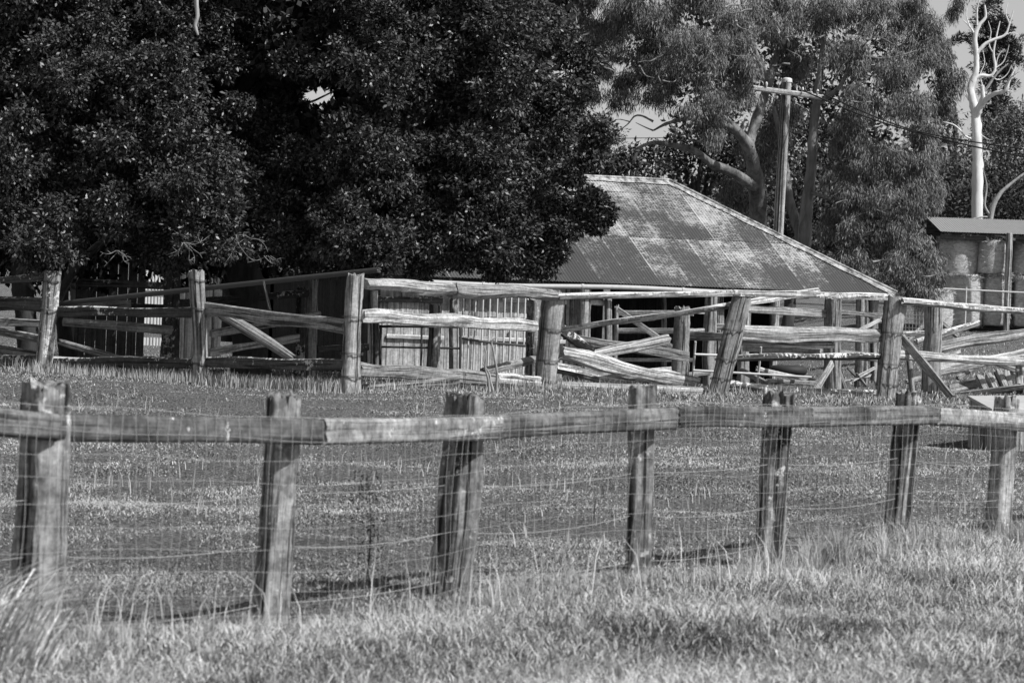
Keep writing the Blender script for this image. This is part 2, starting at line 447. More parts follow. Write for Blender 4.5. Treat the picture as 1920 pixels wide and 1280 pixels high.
for i, ((p0, p1)) in enumerate(RC):
    a = P(*p0, dep[i]); b = P(*p1, dep[i+1])
    o = f_out*(tops[i+1][3]*.5+.045)
    a2, b2 = a+o, b+o
    e = (b2-a2).normalized()*.004
    mb = MB(); beam(mb, a2+e, b2-e, .095, [.125, .128, .135, .135, .135, .135, .135][i], n=7, rough=.035, seed=140+i, m=24, seg=30, flute=.3, jag=.01)
    mb.build('rail', ['rail_mid', 'rail_dark', 'rail_pale', 'rail_mid', 'rail_dark', 'rail_mid', 'rail_pale'][i], fence)
    rail_line.append((a2, b2))
rail_line.append((rail_line[-1][1], rail_line[-1][1]+(rail_line[-1][1]-rail_line[-1][0])))
# square netting hung on the camera side
def along_rail(s):     # s in posts, 0..7
    i = min(6, int(s)); t = s-i; a, b = rail_line[i]; return a+(b-a)*t
mb = MB(); rs = np.random.RandomState(3)
def netpt(s, h, wobble=True):
    c = along_rail(s); g = G(c.x, c.y)
    zt = c.z+.085+.018*math.sin(s*2.1)
    z = zt - h*(zt-g+.02)
    bulge = .058+.03*math.sin(s*6.28)*h*(h > .2)+.02*math.sin(s*13+h*7)*h*(h > .2)
    return V((c.x, c.y, z))+f_out*bulge
hor = [0, .10, .20, .30, .40, .50, .60, .70, .80, .90, 1.0]
for h in hor:
    pts = [netpt(s, h+.006*math.sin(s*9+h*31)) for s in np.linspace(.2, 7, 95)]
    tube(mb, pts, .0009 if h not in (0, 1.) else .0013, m=4, sub=1, cap=False)
for s in np.arange(.2, 7, .0425):
    j = .01*rs.randn(); k = .006*rs.randn()
    pts = [netpt(max(.2, s+j*h+k*math.sin(h*9)), h) for h in np.linspace(0, 1, 10)]
    tube(mb, pts, .0012, m=4, sub=1, cap=False)
mb.build('wire_netting', 'galv', fence)
# plain strands threaded through the posts
ST = [[(-560, 950), (75, 936), (507, 925), (850, 908), (1196, 885), (1450, 869), (1692, 857), (1880, 870), (2050, 880)],
      [(-560, 1090), (75, 1040), (505, 1021), (846, 996), (1192, 964), (1447, 948), (1688, 932), (1876, 937), (2050, 945)],
      [(-560, 1230), (70, 1170), (500, 1130), (842, 1086), (1190, 1050), (1445, 1020), (1684, 1000), (1874, 1008), (2050, 1015)]]
sagp = [[8, 14, 5, 12, 6, 8, 9, 5], [10, 14, 14, 16, 12, 12, 6, 5], [8, 16, 10, 12, 10, 8, 6, 5]]
for k, (ln, sg) in enumerate(zip(ST, sagp)):
    for i in range(8):
        d0, d1 = allp[i][2], allp[i+1][2]; pts = []
        for t in np.linspace(0, 1, 13):
            d = 1/((1-t)/d0+t/d1); q = (ln[i][0]*(1-t)+ln[i+1][0]*t, ln[i][1]*(1-t)+ln[i+1][1]*t+sg[i]*4*t*(1-t))
            pts.append(P(*q, d))
        mb = MB(); tube(mb, pts, .0019, m=6, sub=1); mb.build('strand_wire', 'galv', fence)

# ================================================================== STOCKYARD FENCE (front run)
def post(root, top, base, d, wd, mat='post', n=3.2, seed=0, taper=.92, name='post', depth=None, rough=.07, face=(0.5, -1, 0), sink=.25):
    t = P(*top, d); b = P(*base, d); ax = (b-t).normalized(); b = b+ax*sink
    mb = MB(); beam(mb, b, t, depth or wd, wd, n=n, taper=taper, rough=rough, seed=seed, face=face, m=26, seg=26, flute=1.0, jag=.02)
    return mb.build(name, mat, root)
def rail(root, a, da, b, db, hpx, mat='grey', th=.09, n=4.5, seed=0, rough=.09, name='rail', taper=1., sag=0., bow=0., m=16):
    A, B = P(*a, da), P(*b, db); h = hpx/S((da+db)/2)
    mb = MB(); beam(mb, A, B, th, h, n=n, rough=rough, seed=seed, taper=taper, sag=sag, bow=bow, m=12, flat=True, flute=.9, jag=.02 if n < 6 else .004)
    return mb.build(name, mat, root)
def lone(name, label, cat, a, da, b, db, hpx, mat='grey', th=.09, group=None, **k):
    o = rail(None, a, da, b, db, hpx, mat, th, name=name, **k)
    return tag(o, label, cat, group)
def wirewrap(mb, o_top, o_base, d, t, r, seed=0):
    c = P(o_top[0]*(1-t)+o_base[0]*t, o_top[1]*(1-t)+o_base[1]*t, d); rs = random.Random(seed)
    pts = [c+V((r*math.cos(a), r*math.sin(a), .01*math.sin(a*2)+.003*a)) for a in np.linspace(0, 12.9, 34)]
    tube(mb, pts, .005, m=5, sub=1)

dL1, dL2, dC1, dC2, dC3, dC4 = 54., 52., 49., 54.7, 57., 59.
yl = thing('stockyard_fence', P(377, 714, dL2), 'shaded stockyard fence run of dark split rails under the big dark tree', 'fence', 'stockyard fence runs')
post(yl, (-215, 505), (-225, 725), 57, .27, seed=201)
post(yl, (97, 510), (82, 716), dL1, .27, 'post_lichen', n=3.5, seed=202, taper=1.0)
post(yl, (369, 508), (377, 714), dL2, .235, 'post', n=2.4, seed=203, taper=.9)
rail(yl, (-215, 540), 57, (86, 519), dL1, 14, 'dark', seed=210, rough=.14)  # shade on this run is put into the rails' dark wood
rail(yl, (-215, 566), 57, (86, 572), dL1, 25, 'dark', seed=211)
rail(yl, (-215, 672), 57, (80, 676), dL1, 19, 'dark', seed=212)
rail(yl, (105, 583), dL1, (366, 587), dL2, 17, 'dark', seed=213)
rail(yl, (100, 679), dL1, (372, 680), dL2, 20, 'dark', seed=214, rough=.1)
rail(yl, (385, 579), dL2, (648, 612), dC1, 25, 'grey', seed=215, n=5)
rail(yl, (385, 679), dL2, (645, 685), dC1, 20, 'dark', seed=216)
yr = thing('stockyard_fence', P(1028, 740, dC2), 'sunlit stockyard fence run of pale lichened rails between thick round posts', 'fence', 'stockyard fence runs')
post(yr, (666, 516), (656, 736), dC1, .285, 'post', n=2.8, seed=204, taper=.78, rough=.06)
post(yr, (1040, 551), (1023, 739), dC2, .34, 'post', n=2.3, seed=205, taper=.88)
post(yr, (1388, 556), (1347, 733), dC3, .33, 'post', n=2.1, seed=206, taper=.95)
post(yr, (1679, 556), (1661, 746), dC4, .36, 'post', n=2.6, seed=207, taper=1.0)
post(yr, (2010, 575), (2000, 760), 61.5, .33, 'post', seed=208)
rail(yr, (683, 531), dC1, (860, 543), 51.8, 22, 'pale', th=.17, n=2.3, seed=220, rough=.1)
rail(yr, (850, 545), 51.6, (1045, 552), dC2-.1, 27, 'grey', th=.2, n=2.3, seed=221, rough=.13)
rail(yr, (678, 592), dC1, (1005, 612), dC2-.5, 23, 'pale', th=.1, n=3, seed=222, rough=.1)
rail(yr, (672, 692), dC1, (930, 711), 53, 24, 'grey', th=.12, n=3, seed=223, rough=.12)
rail(yr, (930, 708), 53.2, (1018, 716), dC2, 22, 'lichen', th=.12, n=3, seed=224, rough=.12)
rail(yr, (1045, 556), dC2-.2, (1372, 549), dC3-.2, 12, 'lichen', th=.11, n=4, seed=225)
rail(yr, (1372, 549), dC3-.2, (1662, 557), dC4-.25, 12, 'lichen', th=.11, n=4, seed=226)
rail(yr, (1690, 565), dC4-.25, (2010, 592), 61.3, 12, 'lichen', th=.11, n=4, seed=227)
rail(yr, (1375, 626), dC3, (1648, 629), dC4, 27, 'pale', th=.14, n=3.2, seed=228, rough=.09)
rail(yr, (1362, 641), dC3+.1, (1560, 646), dC4-.5, 14, 'grey', th=.12, n=3, seed=229, rough=.12)
rail(yr, (1368, 672), dC3, (1652, 668), dC4, 13, 'dark', th=.13, n=3.5, seed=230, sag=-.02)
rail(yr, (1352, 718), dC3, (1655, 737), dC4, 15, 'dark', th=.13, n=3, seed=231, sag=.05, rough=.12)
rail(yr, (1670, 664), dC4, (2005, 684), 61.5, 17, 'pale', th=.12, n=3.2, seed=232, rough=.12)
rail(yr, (1032, 722), dC2, (1312, 733), dC3-.5, 17, 'pale', th=.16, n=6, seed=233, rough=.04)
for (t0, b0, d, r) in (((97, 510), (82, 716), dL1, .16), ((369, 508), (377, 714), dL2, .135)):
    for t in (.1, .36, .86): mb = MB(); wirewrap(mb, t0, b0, d, t, r); mb.build('binding_wire', 'steel', yl)
for (t0, b0, d, r) in (((666, 516), (656, 736), dC1, .165), ((1040, 551), (1023, 739), dC2, .18), ((1388, 556), (1347, 733), dC3, .18), ((1679, 556), (1661, 746), dC4, .2)):
    for t in (.37, .68, .88): mb = MB(); wirewrap(mb, t0, b0, d, t, r); mb.build('binding_wire', 'steel', yr)

# loose and leaning timbers about the yard
lone('leaning_brace', 'plank brace slanting from the low sloping rail down to the dark bottom rail', 'timber', (415, 588), 52.3, (548, 672), 52, 19, 'grey', seed=301, n=5)
lone('leaning_brace', 'dark stub of timber leaning between the round post and the crossed logs', 'timber', (1048, 616), 55.5, (1112, 662), 56, 19, 'dark', seed=302, n=3)
lone('leaning_brace', 'long sawn brace leaning in front of the netting post at the right yard corner', 'timber', (1682, 622), 59.3, (1786, 746), 58.6, 16, 'grey', th=.1, seed=303, n=6)
lone('leaning_brace', 'pale plank prop leaning against the notched post, foot to the left', 'timber', (1560, 680), 60.5, (1526, 738), 59.9, 15, 'pale', th=.06, seed=304, n=7)
lone('leaning_brace', 'short plank prop behind the notched post, foot to the right', 'timber', (1568, 684), 61.2, (1586, 738), 60.9, 12, 'grey', th=.06, seed=305, n=7)
lone('leaning_brace', 'upright short stake between the right corner post and the netting post', 'timber', (1703, 660), 60.4, (1711, 738), 60.2, 12, 'grey', th=.07, seed=306, n=6)
lone('fallen_rail', 'thin lichened rail rising from the round post to the leaning post', 'rail', (1052, 618), 55.2, (1374, 573), 57.2, 11, 'lichen', th=.09, seed=310, n=3.5, rough=.12)
lone('fallen_rail', 'thin lichened rail sloping up from the leaning post to under the top rail', 'rail', (1396, 567), 57.5, (1535, 545), 58.6, 11, 'lichen', th=.09, seed=311, n=3.5, rough=.12)
lone('fallen_rail', 'grey board sloping down to the sawn off post behind the crossed logs', 'rail', (1070, 634), 57.2, (1290, 668), 60.4, 19, 'grey', th=.06, seed=312, n=6)
lone('fallen_rail', 'round log lying across the others with its cut end up to the right', 'log', (1070, 672), 56, (1252, 637), 57.5, 16, 'grey', th=.15, seed=313, n=2.3, taper=1.15)
lone('fallen_rail', 'big pale split log slumping from the round post to the ground beam', 'log', (1048, 663), 55.4, (1305, 722), 57.6, 27, 'pale', th=.22, seed=314, n=2.8, rough=.13)
lone('fallen_rail', 'rough log half hidden behind the big split log', 'log', (1040, 690), 56.6, (1185, 716), 57.8, 22, 'lichen', th=.18, seed=315, n=2.6, rough=.14)
lone('fallen_rail', 'dark slab lying on the grass beneath the bottom rail beside the corner post', 'rail', (684, 728), 49.4, (850, 712), 51.5, 13, 'grey', th=.2, seed=316, n=4)
lone('fallen_rail', 'dark pole poking up from the bottom rail to the round post', 'log', (905, 696), 53.8, (1015, 672), 55.4, 15, 'grey', th=.13, seed=317, n=2.3, taper=1.1)
lone('fallen_rail', 'wide pale slab rail bowed across the right edge of the yard', 'rail', (1760, 650), 62.5, (1990, 618), 63.6, 20, 'pale', th=.1, seed=318, n=4, sag=-.04)
lone('fallen_rail', 'rough split pole rising to the right above the wide pale slab', 'rail', (1718, 643), 62.2, (1835, 605), 63, 12, 'lichen', th=.1, seed=319, n=2.5, rough=.16)
lone('fallen_rail', 'broken split rail sagging behind the pale right hand rail', 'rail', (1755, 692), 61.2, (1990, 655), 62.5, 19, 'pale', th=.1, seed=320, n=3, rough=.14)
lone('fallen_rail', 'long plank lying on the ground below the right hand rails', 'rail', (1775, 730), 61.5, (1935, 693), 63.5, 16, 'pale', th=.12, seed=321, n=6)
lone('fallen_rail', 'flat slab on the ground in front of the row of rough stakes', 'rail', (1780, 742), 60.6, (1990, 715), 62, 9, 'grey', th=.2, seed=322, n=5)
lone('fallen_rail', 'pale plank lit beneath the low sloping rail behind the smooth round post', 'rail', (392, 661), 55.5, (560, 633), 57.5, 14, 'pale', th=.05, seed=323, n=7)
lone('fallen_rail', 'shaded plank behind the slanting plank brace', 'rail', (395, 626), 56, (600, 590), 58.5, 14, 'grey', th=.05, seed=324, n=7)
lone('fallen_rail', 'sun flecked grey plank crossing the gap left of the smooth round post', 'rail', (118, 602), 57.5, (322, 620), 58.2, 15, 'pale', th=.05, seed=325, n=7)
lone('fallen_rail', 'broad bleached plank above the pipe foot beside the split lichened post', 'rail', (112, 575), 58.4, (245, 570), 58.8, 14, 'pale', th=.05, seed=326, n=7)
lone('fallen_rail', 'sloping rail dropping to the dark bottom rail left of the smooth round post', 'rail', (112, 640), 56.5, (235, 676), 56, 12, 'grey', th=.07, seed=327, n=5)
lone('fallen_rail', 'grey rail crossing the left edge behind the split lichened post', 'rail', (-60, 600), 58.5, (78, 606), 58, 14, 'grey', th=.06, seed=328, n=6)
lone('fallen_rail', 'sloping rail at the left edge just above the bottom rail', 'rail', (-60, 612), 57.6, (75, 636), 57, 13, 'grey', th=.07, seed=329, n=4)
lone('fallen_rail', 'low rail at the left edge falling behind the bottom rail', 'rail', (-60, 648), 57.2, (72, 664), 56.6, 14, 'grey', th=.07, seed=330, n=4)
lone('steel_pipe', 'long rusty steel pipe slanting up to rest beside the top of the corner post', 'pipe', (112, 569), 54.5, (711, 506), 49.6, 10, 'steel', th=.075, seed=331, n=2, rough=.004, m=14)

# posts and rails of the inner yards
inn = thing('inner_yard_fence', P(1278, 705, 64), 'inner stockyard fence of sawn off posts and flat pale boards before the open shed', 'fence')
post(inn, (1278, 577), (1277, 704), 62, .29, 'post', n=3.2, seed=401, taper=.95)
post(inn, (1332, 553), (1329, 716), 64, .22, 'post', seed=402)
post(inn, (1396, 570), (1393, 716), 64, .21, 'post', n=2.6, seed=403)
post(inn, (1562, 560), (1562, 730), 61, .25, 'post', n=5, seed=404, taper=1)
post(inn, (1616, 560), (1614, 700), 68, .22, 'post', n=4, seed=405)
post(inn, (1663, 575), (1658, 700), 67, .1, 'grey', n=6, seed=406)
rail(inn, (1284, 629), 62, (1375, 632), 61.5, 15, 'grey', th=.07, n=6, seed=410)
rail(inn, (1390, 578), 60.5, (1549, 589), 61, 14, 'pale', th=.06, n=7, seed=411)
rail(inn, (1395, 652), 63, (1540, 659), 61.4, 13, 'pale', th=.06, n=7, seed=412)
rail(inn, (1572, 585), 61.4, (1655, 592), 64, 9, 'grey', th=.06, n=7, seed=413)
rail(inn, (1570, 662), 62, (1650, 672), 63, 15, 'grey', th=.06, n=6, seed=414)
rail(inn, (1290, 583), 63.2, (1322, 585), 64, 8, 'pale', th=.05, n=7, seed=415)
rail(inn, (1290, 620), 63.2, (1322, 620), 64, 8, 'pale', th=.05, n=7, seed=416)
rail(inn, (1340, 612), 64.2, (1390, 614), 64, 14, 'pale', th=.06, n=7, seed=417)
rail(inn, (1390, 695), 63, (1470, 735), 61, 11, 'grey', th=.07, n=5, seed=418)
hur = thing('hurdle_gate', P(1155, 680, 68), 'pale wooden hurdle with a diagonal board in front of the dark shed opening', 'gate')
post(hur, (1157, 574), (1153, 690), 67, .085, 'grey', n=6, seed=421, name='stile', sink=.02)
for k, (y0, y1, h) in enumerate(((587, 587, 10), (620, 620, 10), (674, 675, 7))):
    rail(hur, (1158, y0), 67, (1300, y1), 66.4, h, 'pale', th=.04, n=8, seed=422+k, name='slat', rough=.03)
rail(hur, (1158, 580), 66.9, (1266, 655), 66.5, 10, 'pale', th=.04, n=8, seed=426, name='brace', rough=.03)
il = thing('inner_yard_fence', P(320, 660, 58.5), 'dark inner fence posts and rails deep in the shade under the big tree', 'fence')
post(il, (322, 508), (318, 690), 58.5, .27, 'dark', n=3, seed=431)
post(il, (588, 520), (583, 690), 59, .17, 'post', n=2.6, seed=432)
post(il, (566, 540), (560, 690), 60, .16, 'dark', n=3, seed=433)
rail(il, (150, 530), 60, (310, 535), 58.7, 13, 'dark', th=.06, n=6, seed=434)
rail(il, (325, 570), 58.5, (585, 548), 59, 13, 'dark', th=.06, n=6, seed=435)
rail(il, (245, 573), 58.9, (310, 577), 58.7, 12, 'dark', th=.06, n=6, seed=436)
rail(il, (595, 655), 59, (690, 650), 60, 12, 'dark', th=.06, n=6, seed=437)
ic = thing('inner_yard_fence', P(815, 690, 61), 'sunlit pair of old fence posts standing beside the black steel gate', 'fence')
post(ic, (816, 572), (812, 705), 60.5, .21, 'post', n=2.6, seed=441)
post(ic, (851, 560), (849, 705), 62, .16, 'post', n=3, seed=442)
post(ic, (704, 596), (706, 705), 61.5, .12, 'grey', n=3, seed=443)
post(ic, (1006, 562), (1003, 720), 60.5, .35, 'post_lichen', n=2.5, seed=444)
mt = thing('netting_yard_fence', P(1748, 745, 62), 'stout bark grey post carrying torn wire netting right of the yard corner', 'fence')
post(mt, (1750, 570), (1744, 746), 61, .30, 'post', n=2.5, seed=451, taper=1)
mb = MB()
for k in range(9):
    a = P(1692, 590+k*8, 66); b = P(1745, 592+k*8, 64); tube(mb, [a, b], .006, m=4, sub=1)
for k in range(9):
    a = P(1692+k*6.5, 586, 66-k*.25); b = P(1690+k*6.5, 672, 66-k*.25); tube(mb, [a, b], .005, m=4, sub=1)
mb.build('wire_netting', 'galv', mt)
rail(mt, (1688, 650), 63.5, (1738, 604), 65, 9, 'grey', th=.06, n=6, seed=452, name='brace')
rail(mt, (1690, 626), 63.8, (1735, 624), 63.8, 9, 'lichen', th=.12, n=2.6, seed=453)
rail(mt, (1760, 600), 64, (1795, 630), 64.5, 9, 'grey', th=.08, n=4, seed=454, name='brace')

# black steel gate and gates of bars
g1 = thing('steel_gate', P(790, 690, 62), 'low black steel pipe gate between the sunlit old fence posts', 'gate')
mb = MB()
pts = [(713, 690), (714, 618), (718, 612), (790, 612), (857, 613), (863, 617), (863, 700)]
tube(mb, [P(x, y, 61.2-.002*(x-713)) for x, y in pts], .024, m=8, sub=4, seed=1)
mb.build('frame', 'steel', g1)
for (a, b) in (((713, 650), (863, 653)), ((791, 612), (789, 692))):
    mb = MB(); tube(mb, [P(*a, 61.2-.002*(a[0]-713)), P(*b, 61.2-.002*(b[0]-713))], .019, m=8, sub=1); mb.build('bar', 'steel', g1)
g2 = thing('bar_gate', P(925, 700, 64), 'gate of thin white vertical bars before the shed boards', 'gate')
def gd(x): return 63.4+(x-855)*.008
for k, x in enumerate((856, 868, 880, 891, 905, 918, 932, 946, 958, 971, 984)):
    mb = MB(); y0, y1 = 553, 702
    tube(mb, [P(x+1, y0, gd(x)), P(x-1.5, (y0+y1)/2, gd(x)), P(x-4, y1, gd(x))], .017, m=8, sub=2, seed=k); mb.build('bar', 'whitesteel', g2)
for (a, b) in (((854, 553), (988, 556)), ((852, 632), (985, 648)), ((850, 702), (984, 704))):
    mb = MB(); tube(mb, [P(*a, gd(a[0])), P((a[0]+b[0])/2, (a[1]+b[1])/2+1.5, gd((a[0]+b[0])/2)), P(*b, gd(b[0]))], .02, m=8, sub=3); mb.build('crossbar', 'steel', g2)
g3 = thing('pipe_gate', P(1420, 720, 60), 'fallen gate of slim pale pipes behind the leaning post', 'gate')
for (a, b) in (((1304, 640), (1299, 706)), ((1427, 650), (1420, 722)), ((1302, 664), (1360, 666)), ((1300, 694), (1522, 707))):
    mb = MB(); tube(mb, [P(*a, 59.3), P(*b, 59.5)], .02, m=8, sub=1); mb.build('pipe', 'whitesteel', g3)

# ================================================================== OLD SHED
PHI = R(25); SE = V((math.cos(PHI), math.sin(PHI), 0)); SN = V((-math.sin(PHI), math.cos(PHI), 0))
CR = P(1682, 551, 78.6); SL, SD, ST_ = 13.5, 3.95, math.tan(R(32)); EZ = CR.z
def SW(u, v, z): q = CR - SE*u + SN*v; return V((q.x, q.y, z))
def on_wall(px, py, v):             # surveyed point on the vertical plane v metres in from the eave
    dr = (P(px, py, 50)-CAMP); p0 = CR+SN*v
    t = (p0-CAMP).dot(SN)/dr.dot(SN); return CAMP+dr*t
def roof_mat():
    m, n, l, b = newmat('worn_corrugated_iron')
    tc = n.new('ShaderNodeTexCoord'); sp = n.new('ShaderNodeSeparateXYZ'); l.new(tc.outputs['UV'], sp.inputs[0])
    u, v = sp.outputs[0], sp.outputs[1]
    su = math_(n, l, 'DIVIDE', u, .74); fu = math_(n, l, 'FRACT', su); iu = math_(n, l, 'FLOOR', su)
    c1 = math_(n, l, 'GREATER_THAN', v, 2.05); c2 = math_(n, l, 'GREATER_THAN', v, 4.05)
    iv = math_(n, l, 'ADD', c1, c2)
    cx = n.new('ShaderNodeCombineXYZ'); l.new(iu, cx.inputs[0]); l.new(iv, cx.inputs[1])
    wn = n.new('ShaderNodeTexWhiteNoise'); wn.noise_dimensions = '2D'; l.new(cx.outputs[0], wn.inputs['Vector'])
    mp = n.new('ShaderNodeMapping'); mp.inputs['Scale'].default_value = (.8, 1, 1); l.new(tc.outputs['UV'], mp.inputs[0])
    big = noise(n, l, mp.outputs[0], 1.1, 3, .6)
    mp2 = n.new('ShaderNodeMapping'); mp2.inputs['Scale'].default_value = (5, 22, 1); l.new(tc.outputs['UV'], mp2.inputs[0])
    st = noise(n, l, mp2.outputs[0], 1, 7, .75)
    mp3 = n.new('ShaderNodeMapping'); mp3.inputs['Scale'].default_value = (16, 3, 1); l.new(tc.outputs['UV'], mp3.inputs[0])
    dn = noise(n, l, mp3.outputs[0], 1, 5, .7)
    # worn-through amount: per sheet, per area, upper courses and lap edges more worn
    t = math_(n, l, 'MULTIPLY', math_(n, l, 'SUBTRACT', wn.outputs[0], .5), .27)
    t = math_(n, l, 'ADD', t, math_(n, l, 'MULTIPLY', math_(n, l, 'SUBTRACT', big, .5), 1.1))
    t = math_(n, l, 'ADD', t, math_(n, l, 'MULTIPLY', math_(n, l, 'SUBTRACT', st, .5), 1.9))
    t = math_(n, l, 'ADD', t, math_(n, l, 'MULTIPLY', math_(n, l, 'SUBTRACT', dn, .5), .8))
    t = math_(n, l, 'ADD', t, math_(n, l, 'MULTIPLY', v, .105))
    lap = math_(n, l, 'LESS_THAN', fu, .05)
    t = math_(n, l, 'ADD', t, math_(n, l, 'MULTIPLY', lap, .16))
    t = math_(n, l, 'ADD', t, .22)
    rr = ramp(n, [(.36, .075), (.50, .13), (.62, .30), (.9, .48)]); l.new(t, rr.inputs[0])
    dark = math_(n, l, 'MULTIPLY', rr.outputs[0], mixv(n, l, wn.outputs[0], .85, 1.15))
    for vv in (2.05, 4.05):      # thin lap shadows painted dark along the end laps
        k = math_(n, l, 'LESS_THAN', math_(n, l, 'ABSOLUTE', math_(n, l, 'SUBTRACT', v, vv)), .02)
        dark = math_(n, l, 'MULTIPLY', dark, mixv(n, l, k, 1, .45))
    l.new(dark, b.inputs['Base Color']); b.inputs['Roughness'].default_value = .6; b.inputs['Specular IOR Level'].default_value = .3
    return m
ROOFM = roof_mat()
shed = thing('shed', SW(8, 0, G(*SW(8, 0, 0).xy)), 'low old timber shed with a rusty hipped corrugated iron roof', 'shed')
def slope(mb, o, du, dv, length, hip0, hip1, D, rise, uoff=0):
    """corrugated slope: columns along du from o, running up dv; ends cut to hips"""
    K = int(length/.0127); us = np.linspace(0, length, K+1)
    nr = 9; vs = []; uvs = []
    for u in us:
        vm = min(D, u if hip0 else D, (length-u) if hip1 else D); vm = max(vm, .02)
        for k in range(nr):
            v = vm*k/(nr-1); z = v*rise + .009*math.sin(u*2*math.pi/.0762)
            hole = 0
            p = o+du*u+dv*v; vs.append((p.x, p.y, p.z+z)); uvs.append((u+uoff, v*math.hypot(1, rise)))
    F, U = [], []
    for i in range(K):
        for k in range(nr-1):
            f = (i*nr+k, (i+1)*nr+k, (i+1)*nr+k+1, i*nr+k+1); F.append(f); U.append(tuple(uvs[q] for q in f))
    mb.add(vs, F, U, False)
mb = MB()
base = V((CR.x, CR.y, EZ))
slope(mb, base-SE*SL, SE, SN, SL, True, True, SD, ST_)
slope(mb, base+SN*2*SD, -SE, -SN, SL, True, True, SD, ST_, 40)
slope(mb, base, SN, -SE, 2*SD, True, True, SD, ST_, 80)
slope(mb, base-SE*SL+SN*2*SD, -SN, SE, 2*SD, True, True, SD, ST_, 110)
roof = mb.build('roof', ROOFM, shed)
# ridge and hip cappings
def cap_mat():
    m, n, l, b = newmat('roof_capping'); tc = n.new('ShaderNodeTexCoord')
    k = noise(n, l, tc.outputs['Object'], 7, 6, .7); rr_ = ramp(n, [(.38, .07), (.5, .3), (.62, .52)]); l.new(k, rr_.inputs[0]); l.new(rr_.outputs[0], b.inputs['Base Color'])
    b.inputs['Roughness'].default_value = .6; return m
capm = cap_mat()
def capping(a, b, n1, n2, wd=.19):
    mb = MB(); ax = (b-a).normalized(); L = (b-a).length; K = 14
    for nn in (n1, n2):
        vs, F, U = [], [], []
        for k in range(K+1):
            p = a+ax*(L*k/K)+V((0, 0, .035)); q = p+nn*wd*(1+.12*math.sin(k*2.3))+V((0, 0, -.005))
            vs += [p, q]
        for k in range(K): F.append((2*k, 2*k+1, 2*k+3, 2*k+2)); U.append(((0, 0), (0, 1), (1, 1), (1, 0)))
        mb.add(vs, F, U, False)
    tube(mb, [a+V((0, 0, .04)), (a+b)/2+V((0, 0, .03)), b+V((0, 0, .04))], .035, m=8, sub=4)
    return mb
RZ = EZ+SD*ST_
rA = SW(SD, SD, RZ); rB = SW(SL-SD, SD, RZ); c0 = SW(0, 0, EZ); cB = SW(0, 2*SD, EZ); cL = SW(SL, 0, EZ); cLB = SW(SL, 2*SD, EZ)
dn_f = (-SN-V((0, 0, ST_))).normalized(); dn_b = (SN-V((0, 0, ST_))).normalized()
dn_r = (SE-V((0, 0, ST_))).normalized(); dn_l = (-SE-V((0, 0, ST_))).normalized()
def flange(ax, dn, slope_side):   # direction on a slope, square to the capping's line
    q = slope_side - ax*slope_side.dot(ax); return q.normalized()
def cap2(a, b, s1, s2, d1, d2):
    ax = (b-a).normalized()
    # vectors lying in each slope, perpendicular to the capping's line
    f1 = flange(ax, None, d1); f2 = flange(ax, None, d2)
    return capping(a, b, f1, f2)
# slope directions: along-eave components keep the flanges inside each slope plane
mbs = [cap2(rA, rB, 0, 0, dn_f, dn_b), cap2(c0, rA, 0, 0, (-SE), (SN)), cap2(cL, rB, 0, 0, SE, SN), cap2(cB, rA, 0, 0, -SE, -SN), cap2(cLB, rB, 0, 0, SE, -SN)]
for q in mbs: q.build('capping', capm, roof)
mb = MB()      # gutter along the front eave
gp = [SW(u, -.05, EZ-.06-.006*u+.02*math.sin(u*1.1)) for u in np.linspace(2.2, 11.8, 18)]
tube(mb, gp, .055, m=10, sub=2); mb.build('gutter', 'gutter', shed)
for u in (3.2, 5.6, 8.1, 10.5):
    mb = MB(); q = SW(u, -.05, EZ-.06-.006*u+.02*math.sin(u*1.1))
    tube(mb, [q+SE*.03, q-SE*.03], .068, m=10, sub=1); mb.build('gutter_bracket', 'gutter', shed)
# walls of upright boards
def zg(u, v): q = SW(u, v, 0); return G(q.x, q.y)
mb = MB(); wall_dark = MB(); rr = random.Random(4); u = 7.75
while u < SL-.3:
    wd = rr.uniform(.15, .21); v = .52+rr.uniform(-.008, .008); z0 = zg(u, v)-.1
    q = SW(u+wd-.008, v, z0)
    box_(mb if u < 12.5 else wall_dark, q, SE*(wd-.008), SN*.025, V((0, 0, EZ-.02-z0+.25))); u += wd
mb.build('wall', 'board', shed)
wall_dark.build('wall', 'hut', shed)  # darker copy of the boards: tree shade put into the wall's left end
for nm, (u0, v0, u1, v1) in {'back': (.3, 7.5, SL-.3, 7.5), 'end': (SL-.3, .45, SL-.3, 7.5), 'right': (.3, 5.2, .3, 7.5), 'part': (8.2, .5, 8.2, 7.4)}.items():
    mb = MB(); a, b = SW(u0, v0, 0), SW(u1, v1, 0); L = (b-a).length; dr = (b-a)/L; nrm = V((-dr.y, dr.x, 0)); t = 0
    while t < L-.02:
        wd = min(rr.uniform(.16, .24), L-t); q = a+dr*t; z0 = G(q.x, q.y)-.1; q.z = z0
        if rr.random() > .03: box_(mb, q, dr*(wd-.006), nrm*.025, V((0, 0, EZ+.05-z0))); 
        t += wd
    mb.build('wall', 'inner', shed)
